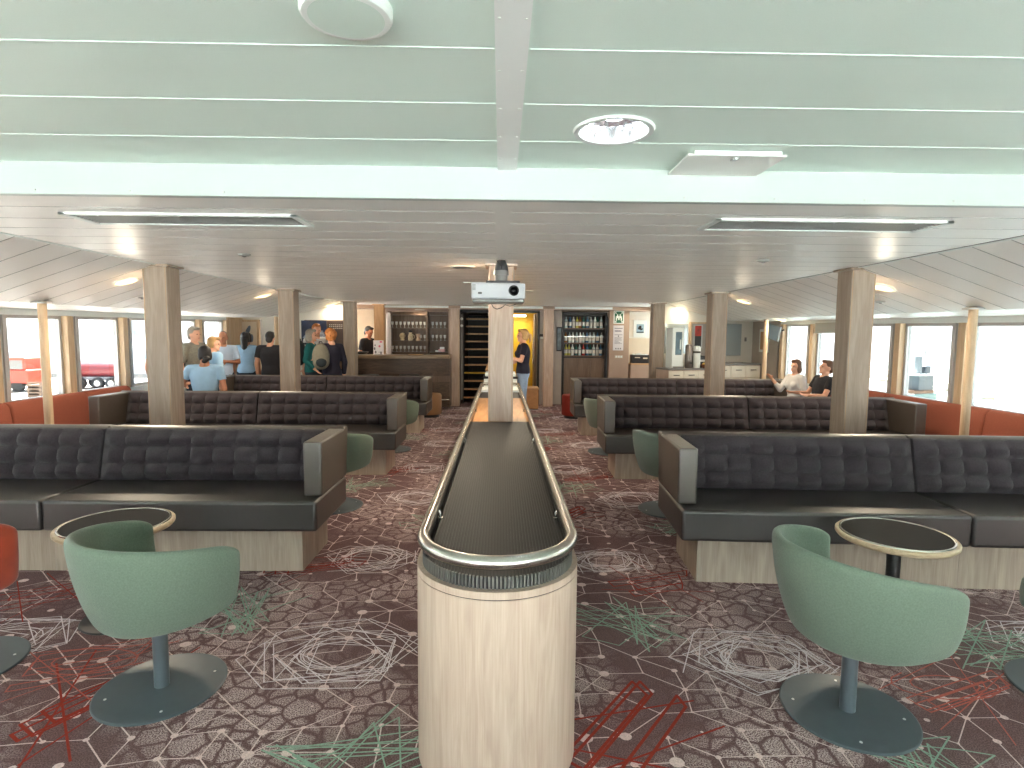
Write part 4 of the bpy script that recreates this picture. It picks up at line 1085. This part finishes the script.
t = thing('coffee_machine', 'tall white coffee machine with blue-grey front panel on the buffet', 'coffee machine', (3.24,10.40,.971), D(15))
b = MB(); b.box(-.12,.12,-.02,.2,0,.74); b.build('cabinet', M['white'], t, bevel=.01)
MB().box(-.055,.075,-.026,-.019,.24,.66).build('front_panel', mat('slate_blue_glass', (70,96,106), .2), t, bevel=.004)
MB().box(.03,.05,-.045,-.02,.34,.52).build('tap', M['white'], t, bevel=.004)
MB().box(-.10,.10,-.08,0,.0,.03).build('drip_tray', M['greyplastic'], t, bevel=.003)
t = thing('coffee_urn', 'grey steel urn beside the tall coffee machine', 'urn', (3.46,10.42,.971), D(15))
MB().lathe([(.06,0),(.065,.01),(.065,.40),(.05,.43),(.015,.44)], n=24).build('body', mat('dull_steel', (120,112,106), .3, metal=.6), t)
MB().box(-.012,.012,-.10,-.05,.08,.11).build('spout', M['black'], t)
t = thing('milk_dispenser', 'white cylindrical dispenser with dark band between urn and bread', 'dispenser', (3.605,10.405,.971), D(15))
MB().lathe([(.06,0),(.065,.01),(.065,.36),(.055,.40),(.02,.41)], n=24).build('body', M['white'], t)
MB().lathe([(.067,.28),(.067,.31)], n=24).build('band', M['dark'], t)
t = thing('bread_basket', 'brown basket with yellow fruit in front of the red poster', 'basket', (3.79,10.38,.971), D(15))
MB().lathe([(.07,0),(.10,.03),(.115,.07),(.10,.065),(.02,.02)], n=20).build('basket', mat('wicker', (120,72,52), .8, bump=.8, bscale=60), t)
for k in range(3): MB().ell((-.05+.05*k,.0,.08),(.045,.028,.024), Matrix.Rotation(.5*k,3,'Z')).build('fruit', mat('fruit_yellow', (222,190,90), .5), t)
t = thing('toaster', 'black toaster with pale label on the buffet counter', 'toaster', (3.74,10.62,.971), D(15))
MB().box(-.13,.13,-.09,.09,0,.22).build('body', M['black'], t, bevel=.02)
MB().box(-.08,.08,-.094,-.089,.11,.15).build('plate', M['lightgrey'], t)
t = thing('cutlery_tray', 'flat dark tray lying on the counter under the grey screen', 'tray', (4.35,10.72,1.051), D(15))
MB().box(-.28,.24,-.08,.08,0,.02).build('tray', M['vent'], t, bevel=.004)

# ------------------------------------------------------------------ people
def remeshed(name, b, m, parent, vox, smooth_it=4):
    me = bpy.data.meshes.new('tmp'); me.from_pydata(b.v, [], b.f)
    bm = bmesh.new(); bm.from_mesh(me); bmesh.ops.recalc_face_normals(bm, faces=bm.faces); bm.to_mesh(me); bm.free()
    o = bpy.data.objects.new('tmp', me); COL.objects.link(o)
    r = o.modifiers.new('r', 'REMESH'); r.mode = 'VOXEL'; r.voxel_size = vox
    s = o.modifiers.new('s', 'SMOOTH'); s.iterations = smooth_it; s.factor = .5
    dg = bpy.context.evaluated_depsgraph_get(); ev = o.evaluated_get(dg)
    nm = bpy.data.meshes.new_from_object(ev); nm.name = name
    bpy.data.objects.remove(o); bpy.data.meshes.remove(me)
    nm.materials.clear(); nm.materials.append(m)
    nm.polygons.foreach_set('use_smooth', [True]*len(nm.polygons))
    p = bpy.data.objects.new(name, nm); COL.objects.link(p); p.parent = parent
    return p
def loft(b, rings, n=16):
    vs = []; fs = []
    for c, rx, ry in rings: vs += [(c[0]+rx*math.cos(2*PI*k/n), c[1]+ry*math.sin(2*PI*k/n), c[2]) for k in range(n)]
    for i in range(len(rings)-1): fs += [(i*n+k, i*n+(k+1)%n, (i+1)*n+(k+1)%n, (i+1)*n+k) for k in range(n)]
    fs += [tuple(range(n-1,-1,-1)), tuple((len(rings)-1)*n+k for k in range(n))]
    b.add(vs, fs)
def caps(b, p, q, r0, r1):
    b.tube([p,q],[r0,r1],12); b.ell(p,(r0,)*3,n=12,m=8); b.ell(q,(r1,)*3,n=12,m=8)
def person(loc, rz, label, h=1.7, shirt='blueshirt', sleeve=.55, pants='trouser', hair='short', hairm='hair_dark', skin='skin', arms=None, sit=False, lean=0., turn=0., fem=False, wide=1., nod=0., seat_z=.44):
    s = h/1.76
    t = thing('person', label, 'person', loc, rz)
    hipz = (seat_z+.10)/s if sit else .92
    dz = hipz-.92
    Rl = Matrix.Rotation(lean, 3, 'X')   # positive lean bows towards -Y (front)
    piv = Vector((0,0,hipz))
    def U(x, y, z): return (piv+Rl@(Vector((x,y,z+dz))-piv))*s
    def Lw(x, y, z): return Vector((x,y,z))*s
    sw = (.165 if fem else .19)*wide
    # legs
    legs = []
    for k in (-1,1):
        hp = Lw(k*.09,0,hipz)
        if sit: kn = Lw(k*.10,-.44,hipz+.0); an = Lw(k*.11,-.42,.085)
        else: kn = Lw(k*.10,-.02,.49); an = Lw(k*.10,.02,.085)
        legs.append((hp,kn,an))
    # arms
    arms = arms or ((( .06,.02,-.29),( .02,-.10,-.25)),((.06,.02,-.29),(.02,-.10,-.25)))
    A = []
    for k, (e, w) in zip((-1,1), arms):
        sh = U(k*sw,0,1.43); el = sh+Rl@Vector((k*e[0],e[1],e[2]))*s; wr = el+Rl@Vector((k*w[0],w[1],w[2]))*s
        A.append((sh,el,wr))
    hc = U(0,-.015,1.625); Rh = Rl@Matrix.Rotation(turn,3,'Z')@Matrix.Rotation(nod,3,'X')
    def Hd(x, y, z): return hc+Rh@Vector((x,y,z))*s
    hips = (.165 if fem else .155)*wide; waist = (.125 if fem else .145)*wide; chest = (.15 if fem else .17)*wide
    def torso(b, g, z0=.86, z1=1.49):
        prof = [(.84,hips*.8,.10),(.92,hips,.115),(1.0,hips*.97,.115),(1.10,waist,.10),(1.22,chest*.97,.112),(1.33,chest*1.05,.12),(1.41,chest*1.0,.10),(1.46,.11,.075),(1.50,.06,.058),(1.54,.054,.054)]
        rg = []
        for z, rx, ry in prof:
            if z < z0 or z > z1: continue
            rg.append((z,rx+g,ry+g))
        n = 18; vs = []; fs = []
        for z, rx, ry in rg: vs += [U(rx*math.cos(2*PI*k/n), ry*math.sin(2*PI*k/n), z) for k in range(n)]
        for i in range(len(rg)-1): fs += [(i*n+k, i*n+(k+1)%n, (i+1)*n+(k+1)%n, (i+1)*n+k) for k in range(n)]
        fs += [tuple(range(n-1,-1,-1)), tuple((len(rg)-1)*n+k for k in range(n))]
        b.add(vs, fs)
        if fem:
            for k in (-1,1): b.ell(U(k*.07,-.095,1.29),((.055+g)*s,(.045+g)*s,(.055+g)*s))
    b = MB(); torso(b, 0, .84, 1.55)
    for (hp,kn,an) in legs: caps(b,hp,kn,.085*s,.055*s); caps(b,kn,an,.055*s,.036*s); caps(b,an+Vector((0,.03,-.045))*s,an+Vector((0,-.14,-.055))*s,.036*s,.03*s)
    for k, (sh,el,wr) in zip((-1,1), A):
        caps(b,sh,el,.05*s,.04*s); caps(b,el,wr,.04*s,.028*s); caps(b,U(0,0,1.44),sh,.06*s,.05*s)
        d = (wr-el).normalized(); sd = d.cross(Vector((0,-1,.3))).normalized(); nn = sd.cross(d)
        rot = Matrix((sd,nn,d)).transposed()
        b.ell(wr+d*.045*s,(.038*s,.018*s,.05*s),rot)
        for j in range(4):
            base = wr+(d*.085+sd*(-.028+.0185*j))*s; ln = (.055,.066,.062,.048)[j]
            mid = base+(d*ln*.55+nn*.006)*s; tip = mid+(d*ln*.42+nn*.02)*s
            caps(b,base-d*.02*s,mid,.0095*s,.009*s); caps(b,mid,tip,.009*s,.0075*s)
        b0 = wr+(d*.03+sd*.034*(-k))*s; b1 = b0+(d*.035+sd*.03*(-k))*s
        caps(b,b0,b1,.011*s,.010*s); caps(b,b1,b1+(d*.03+sd*.006*(-k))*s,.010*s,.008*s)
    # head with face
    b.ell(Hd(0,.01,.03),(.076*s,.094*s,.100*s),Rh,18,12); b.ell(Hd(0,-.02,-.045),(.058*s,.068*s,.072*s),Rh,16,10)
    b.tube([Hd(0,.02,-.16),Hd(0,.015,-.05)],[.052*s,.05*s],14)
    b.ell(Hd(0,-.098,-.012),(.013*s,.022*s,.022*s),Rh); b.ell(Hd(0,-.088,.012),(.010*s,.016*s,.026*s),Rh)
    b.ell(Hd(0,-.078,-.088),(.03*s,.018*s,.018*s),Rh); b.ell(Hd(0,-.084,.03),(.055*s,.016*s,.012*s),Rh)
    for k in (-1,1): b.ell(Hd(k*.078,.012,-.005),(.010*s,.022*s,.032*s),Rh)
    body = remeshed('body', b, M[skin], t, .0105)
    for k in (-1,1): MB().ell(Hd(k*.031,-.082,.010),(.011*s,.008*s,.007*s),Rh,10,6).build('eye', M['eye'], body)
    MB().ell(Hd(0,-.088,-.052),(.024*s,.008*s,.007*s),Rh,12,6).build('mouth', M['lip'], body)
    # hair
    b = MB()
    hb = {'bald':.0}.get(hair, .014)
    if hair == 'bald':
        for k in (-1,1): b.ell(Hd(k*.056,.045,.0),(.026*s,.05*s,.045*s),Rh)
        b.ell(Hd(0,.085,.0),(.055*s,.022*s,.05*s),Rh); b.ell(Hd(0,.035,.095),(.06*s,.07*s,.042*s),Rh)
    else:
        b.ell(Hd(0,.028,.05),((.083+hb*.3)*s,(.094)*s,(.094)*s),Rh,18,12)
        b.ell(Hd(0,-.045,.105),(.06*s,.05*s,.03*s),Rh)
        if hair != 'short' or fem:
            for k in (-1,1): b.ell(Hd(k*.068,.03,-.01),(.025*s,.055*s,.07*s),Rh)
        b.ell(Hd(0,.075,-.02),(.07*s,.042*s,.07*s),Rh)
        if hair == 'bun': b.ell(Hd(0,.115,-.075),(.05*s,.04*s,.04*s),Rh); b.ell(Hd(.03,.11,-.11),(.04*s,.03*s,.03*s),Rh)
        if hair == 'tail':
            b.tube([Hd(0,.105,.05),Hd(0,.15,.02),Hd(0,.155,-.06),Hd(0,.13,-.14)],[.022*s,.032*s,.028*s,.01*s],12)
        if hair == 'long':
            b.tube([Hd(0,.08,.0),Hd(0,.10,-.09),Hd(0,.105,-.19),Hd(0,.10,-.25)],[.07*s,.07*s,.055*s,.02*s],14)
        if hair == 'bob':
            for k in (-1,1): b.ell(Hd(k*.07,.03,-.05),(.03*s,.06*s,.075*s),Rh)
            b.ell(Hd(0,.08,-.06),(.075*s,.045*s,.07*s),Rh)
        if hair == 'curly':
            rr = random.Random(4)
            for k in range(26):
                a = rr.uniform(0,2*PI); e = rr.uniform(-.5,1.4)
                v = Vector((math.cos(a)*math.cos(e)*.09, .02+math.sin(a)*math.cos(e)*.09, .04+.10*math.sin(e)))
                if v.y < -.045 and v.z < .08: continue
                b.ell(Hd(*v),(.028*s,)*3,None,10,6)
    remeshed('hair', b, M[hairm], t, .009, 3)
    # clothes
    b = MB(); torso(b, .016, .88 if not sit else .86, 1.47)
    for (sh,el,wr) in A:
        caps(b,U(0,0,1.435),sh,.072*s,.066*s)
        if sleeve > 1:
            b.tube([sh,el],[.066*s,.056*s],12); b.ell(el,(.056*s,)*3,n=12,m=8); b.tube([el,el.lerp(wr,sleeve-1)],[.056*s,.042*s],12)
        else: b.tube([sh,sh.lerp(el,sleeve)],[.066*s,.062*s],12)
        b.ell(sh,(.066*s,)*3)
    sh_ = remeshed('shirt', b, M[shirt], t, .011, 5)
    if not sit or True:
        b = MB(); torso(b, .012, .83, 1.02)
        for (hp,kn,an) in legs: b.tube([hp,kn],[.098*s,.07*s],14); b.ell(hp,(.098*s,)*3); b.ell(kn,(.07*s,)*3); b.tube([kn,an.lerp(kn,.08)],[.07*s,.055*s],14)
        remeshed('trousers', b, M[pants], t, .012, 4)
    for (hp,kn,an) in legs:
        b = MB(); caps(b,an+Vector((0,.035,-.042))*s,an+Vector((0,-.15,-.05))*s,.046*s,.036*s)
        z0 = .002
        b.v = [(x,y,max(z,z0)) for x,y,z in b.v]
        b.build('shoe', M['shoe'], t, ang=180)
    return t
DOWN = ((.07,.03,-.29),(.0,-.06,-.26))
FOLD = ((.08,-.06,-.27),(-.16,-.20,.02))
FWD = ((.05,-.10,-.26),(-.02,-.24,.02))
pack_dir = {}
person((-4.72,7.95,0), D(95), 'person in a pale blue T-shirt half hidden by the pillar at bench end', 1.66, 'blueshirt', .6, 'jeans', arms=(DOWN,((.04,.14,-.26),(-.02,-.18,-.16))), skin='skin_mid')
person((-4.79,9.0,0), D(75), 'grey-haired man in a grey checked shirt with dark backpack', 1.64, 'greyshirt', .9, 'trouser', 'short', 'hair_grey', arms=(DOWN,DOWN))
person((-3.93,7.62,0), D(190), 'woman with black bun in light blue top seated with her back turned', 1.62, 'blueshirt', .55, 'darkjeans', 'bun', 'hair_dark', 'skin_mid', arms=(DOWN,((.14,-.06,-.24),(.0,-.2,.0))), sit=True, fem=True, wide=1.18, turn=.5, nod=.25, seat_z=.50)
person((-4.24,8.36,0), D(150), 'short-haired blond person in light blue shirt leaning an arm on the sofa', 1.50, 'blueshirt', .7, 'trouser', 'short', 'hair_blond', arms=(DOWN,((.10,-.1,-.24),(.06,-.24,-.02))), fem=True, turn=-.9, lean=.12, wide=1.1)
person((-4.72,9.78,0), D(35), 'balding man in pale striped shirt looking back with bent forearm', 1.58, 'palestripe', .8, 'trouser', 'bald', 'hair_dark', 'skin_mid', arms=(((.08,.02,-.27),(-.14,-.20,.0)),((.06,-.06,-.26),(-.22,-.10,.02))), turn=-.4)
person((-4.85,11.0,0), D(170), 'woman with short black hair in light blue behind the balding man', 1.56, 'blueshirt', .6, 'darkjeans', 'short', 'hair_dark', 'skin_mid', fem=True, turn=.4)
person((-4.66,10.5,0), D(200), 'woman with long black hair in light blue top, back turned', 1.57, 'blueshirt', .5, 'darkjeans', 'long', 'hair_dark', 'skin_mid', fem=True, turn=-.2)
person((-4.03,10.05,0), D(180), 'man in a black T-shirt standing with his back turned beside pillar', 1.58, 'blackshirt', .62, 'trouser', 'short', 'hair_dark', 'skin', wide=1.12)
person((-3.44,10.4,0), D(95), 'grey-haired woman in a long-sleeved teal top facing sideways', 1.63, 'teal', 1.85, 'darkjeans', 'bob', 'hair_grey', fem=True, arms=(((.02,.06,-.28),(.0,-.18,-.17)),DOWN), wide=1.1)
person((-3.56,11.1,0), D(30), 'tall ginger-haired man behind the woman in teal', 1.74, 'lightgrey', .7, 'trouser', 'short', 'hair_ginger')
person((-2.91,9.85,0), D(215), 'curly ginger-haired woman in dark jacket carrying a grey backpack', 1.63, 'navy', 1.85, 'trouser', 'curly', 'hair_ginger', fem=True, turn=-.5, arms=(DOWN,FWD))
person((-2.97,12.6,0), D(70), 'dark-haired person bending behind the bar next to the white notice', 1.72, 'blackshirt', .7, 'trouser', 'short', 'hair_dark', 'skin_mid', lean=.1, nod=.2, turn=-.2)
person((.40,10.2,0), D(-82), 'woman with blond ponytail in navy T-shirt and pale jeans', 1.66, 'navy', .62, 'jeans', 'tail', 'hair_blond', fem=True, arms=(((.04,-.06,-.27),(.0,-.22,-.10)),((.06,-.08,-.26),(-.04,-.22,.06))), wide=1.12)
person((.08,10.95,0), D(60), 'person in black mostly hidden behind the middle pillar', 1.62, 'blackshirt', .8, 'trouser', 'short', 'hair_dark', arms=(((.3,-.04,-.14),(.16,-.1,-.04)),DOWN))
person((4.45,7.85,0), D(-92), 'man in black polo shirt sitting on the orange bench, seen sideways', 1.48, 'blackshirt', .6, 'jeans', 'short', 'hair_brown', arms=(((.05,-.08,-.27),(-.03,-.24,-.03)),((.05,-.08,-.27),(-.03,-.24,-.03))), sit=True, lean=-.18, wide=1.15, seat_z=.44)
person((4.40,8.38,0), D(-78), 'brown-haired woman in light grey top sitting on bench with raised hand', 1.43, 'lightgrey', 1.6, 'jeans', 'bob', 'hair_brown', arms=(((.06,-.14,-.24),(.05,-.14,.19)),DOWN), sit=True, fem=True, turn=.2, seat_z=.44)
# unseen seat under the woman in blue
MB().lathe([(.15,0),(.19,.01),(.19,.46),(.15,.49),(.02,.50)], n=28).build('ottoman', M['bench'], loc=(-3.93,7.62,0))
tag(bpy.data.objects['ottoman.002'] if 'ottoman.002' in bpy.data.objects else bpy.data.objects['ottoman'], 'round terracotta stool under the woman with the black bun', 'stool')
def backpack(loc, rz, m, label, k=1.):
    t = thing('backpack', label, 'backpack', loc, rz)
    b = MB(); b.ell((0,.0,.0),(.155*k,.095*k,.24*k),None,20,12); b.ell((0,.02,-.10*k),(.15*k,.10*k,.15*k),None,20,12); remeshed('sack', b, M[m], t, .014, 6)
    b = MB(); b.ell((0,.085*k,-.11*k),(.10*k,.045*k,.09*k)); b.build('front_pocket', M['packdark'], t)
    for s in (-1,1): MB().tube([(s*.08*k,-.06*k,.18*k),(s*.085*k,-.16*k,.17*k),(s*.09*k,-.235*k,.08*k),(s*.10*k,-.20*k,-.10*k),(s*.11*k,-.07*k,-.17*k)], .014, 8).build('strap', M['packdark'], t)
    MB().tube([(-.03*k,0,.235*k),(-.02*k,0,.265*k),(.02*k,0,.265*k),(.03*k,0,.235*k)], .007, 8).build('grab_loop', M['packdark'], t)
backpack((-3.04,9.68,1.17), D(215-15), 'packgrey', 'grey-green backpack on the curly ginger-haired woman', .92)
backpack((-3.63,10.39,1.2), D(95), 'packdark', 'dark teal backpack worn by the grey-haired woman in teal', .95)
backpack((-4.97,8.96,1.2), D(75), 'packdark', 'dark backpack on grey-haired man in checked shirt', .85)

# ------------------------------------------------------------------ outside
M['quay'] = mat('pale_concrete', (140,136,130), .9, var=.06, vscale=.4)
M['water'] = mat('grey_green_water', (110,120,118), .25, bump=.6, bscale=1.2, spec=.5)
b = MB(); b.box(-90,-8,-30,120,-4.4,-3.9); struct(b.build('ground', M['quay'], smooth=False))
b = MB(); b.add([(-8,-40,-4.6),(120,-40,-4.6),(120,140,-4.6),(-8,140,-4.6)],[(0,1,2,3)]); o = b.build('water', M['water'], smooth=False); struct(o)
def wheel(b, x, y, z, r, w): b.cyl((x,y-w/2,z),(x,y+w/2,z),r,n=24)
b = MB(); b.box(-6,6,-24,-3.62,-.3,.04); struct(b.build('bounce_deck', mat('bounce_deck_white', (236,238,234), .7), smooth=False))  # unseen white deck, added to bounce daylight up through the forward windows
t = thing('truck', 'red tractor lorry parked on the quay outside the window', 'truck', (-43.8,53,-3.9), D(0))
b = MB(); b.box(-1.1,1.25,-1.2,1.2,.75,2.0); b.box(-1.0,1.1,-1.18,1.18,2.0,3.1); b.build('cab', mat('truck_red', (176,74,56), .4), t, bevel=.12)
MB().box(-.85,.9,-1.2,-1.16,2.05,2.85).build('side_window', M['vent'], t, bevel=.03)
MB().box(-3.6,1.2,-.9,.9,.55,.85).build('chassis', M['dark'], t)
for x in (.3,-2.4):
    for y in (-1.0,1.0): bb = MB(); wheel(bb, x, y, .5, .5, .35); bb.build('wheel', M['dark'], t)
t = thing('tank_trailer', 'dark red tank trailer with grey wheels on the quay outside', 'trailer', (-40,56,-3.9), D(0))
MB().cyl((-2.4,0,1.75),(3.6,0,1.75),.75,n=28).build('tank', mat('tank_red', (120,44,48), .4), t)
MB().box(-2.4,3.6,-.9,.9,.85,1.15).build('chassis', mat('trailer_grey', (110,112,118), .5), t)
for x in (-.2,1.5,2.8):
    for y in (-1.0,1.0):
        bb = MB(); wheel(bb, x, y, .55, .55, .35); wo = bb.build('wheel', mat('tyre', (30,31,33), .8), t)
        bb = MB(); wheel(bb, x, y-.01 if y < 0 else y+.01, .55, .30, .36); bb.build('hub', mat('hub_grey', (170,170,170), .4), wo)
t = thing('warehouse', 'large pale building with small grey windows beyond the lorry', 'building', (-62,80,-3.9))
MB().box(-26,26,-5,5,0,13).build('wall', mat('pale_render', (236,238,240), .9), t)
for x in (-22,-17,-6,4,14,17):
    for z in (6.0, 9.5): MB().box(x-1,x+1,-5.05,-4.95,z-1,z+1.2).build('window', mat('pale_window', (150,160,168), .3), t)
b = MB()
for k in range(5): b.box(-.6,.6,-.5,.5,.28*k,.28*k+.12); b.box(-.5,-.4,-.5,.5,.28*k+.12,.28*k+.28); b.box(.4,.5,-.5,.5,.28*k+.12,.28*k+.28)
tag(b.build('pallet_pile', M['wood_mid'], loc=(-36.9,46,-3.9)), 'pile of brown pallets on the quay below the red lorry', 'pallets')
t = thing('workboat', 'small grey workboat with dark wheelhouse moored across the water', 'boat', (40.5,54,-4.6), D(20))
n = 12
hull = [(-2.0,-.9),(1.2,-.9),(2.3,0),(1.2,.9),(-2.0,.9)]
MB().prism(hull, 0, .9).build('hull', mat('hull_teal', (96,124,122), .5), t, bevel=.08)
MB().box(-1.9,.9,-.8,.8,.9,1.2).build('deck', mat('deck_orange', (110,80,60), .6), t)
MB().box(-1.2,.9,-.7,.7,1.2,2.6).build('wheelhouse', mat('boat_grey', (70,78,84), .5), t, bevel=.05)
MB().box(-1.5,1.2,-.85,.85,2.6,2.75).build('roof', M['white'], t, bevel=.04)
MB().cyl((-.4,0,2.75),(-.4,0,4.4),.32,n=16).build('funnel', mat('funnel_grey', (96,102,106), .5), t)
MB().box(.1,.9,-.4,.4,2.75,3.5).build('mast_house', mat('boat_dark', (50,58,66), .5), t, bevel=.1)
MB().cyl((.5,0,3.5),(.5,0,5.0),.04,n=8).build('mast', M['dark'], t)
rr = random.Random(9); b = MB()
for k in range(70):
    u = k/69; b.ell((61-13*u+rr.uniform(-1,1), 98-60*u, -4.6+rr.uniform(.1,.5)), (rr.uniform(1.4,2.4),rr.uniform(1.2,2),rr.uniform(.8,1.5)), None, 9, 6)
o = b.build('breakwater', mat('shore_stone', (196,186,168), .95, var=.2, vscale=1.5), smooth=False)
tag(o, 'long low stone breakwater across the water outside the window', 'breakwater')

# ------------------------------------------------------------------ light
w = bpy.data.worlds.new('overcast'); sc.world = w; w.use_nodes = True
nt = w.node_tree; bg = nt.nodes['Background']
tc = nt.nodes.new('ShaderNodeTexCoord'); sx = nt.nodes.new('ShaderNodeSeparateXYZ'); nt.links.new(tc.outputs['Generated'], sx.inputs[0])
cr = nt.nodes.new('ShaderNodeValToRGB'); cr.color_ramp.elements[0].position = 0; cr.color_ramp.elements[0].color = (.95,.97,1,1); cr.color_ramp.elements[1].position = .6; cr.color_ramp.elements[1].color = (.82,.90,1,1)
nt.links.new(sx.outputs['Z'], cr.inputs[0]); nt.links.new(cr.outputs[0], bg.inputs['Color'])
bg.inputs['Strength'].default_value = 3.0
sun = bpy.data.lights.new('sun', 'SUN'); sun.energy = 75; sun.angle = .1; sun.color = (1,.98,.97)
so = bpy.data.objects.new('sun', sun); COL.objects.link(so); so.rotation_euler = (D(-30), 0, 0)
sc.view_settings.view_transform = 'Standard'; sc.view_settings.look = 'None'; sc.view_settings.gamma = 1; sc.view_settings.use_curve_mapping = False
sc.view_settings.exposure = 1.35
cy = sc.cycles
cy.use_denoising = True; cy.max_bounces = 10; cy.diffuse_bounces = 6; cy.glossy_bounces = 4; cy.transparent_max_bounces = 12; cy.caustics_reflective = False; cy.caustics_refractive = False
cy.sample_clamp_indirect = 8
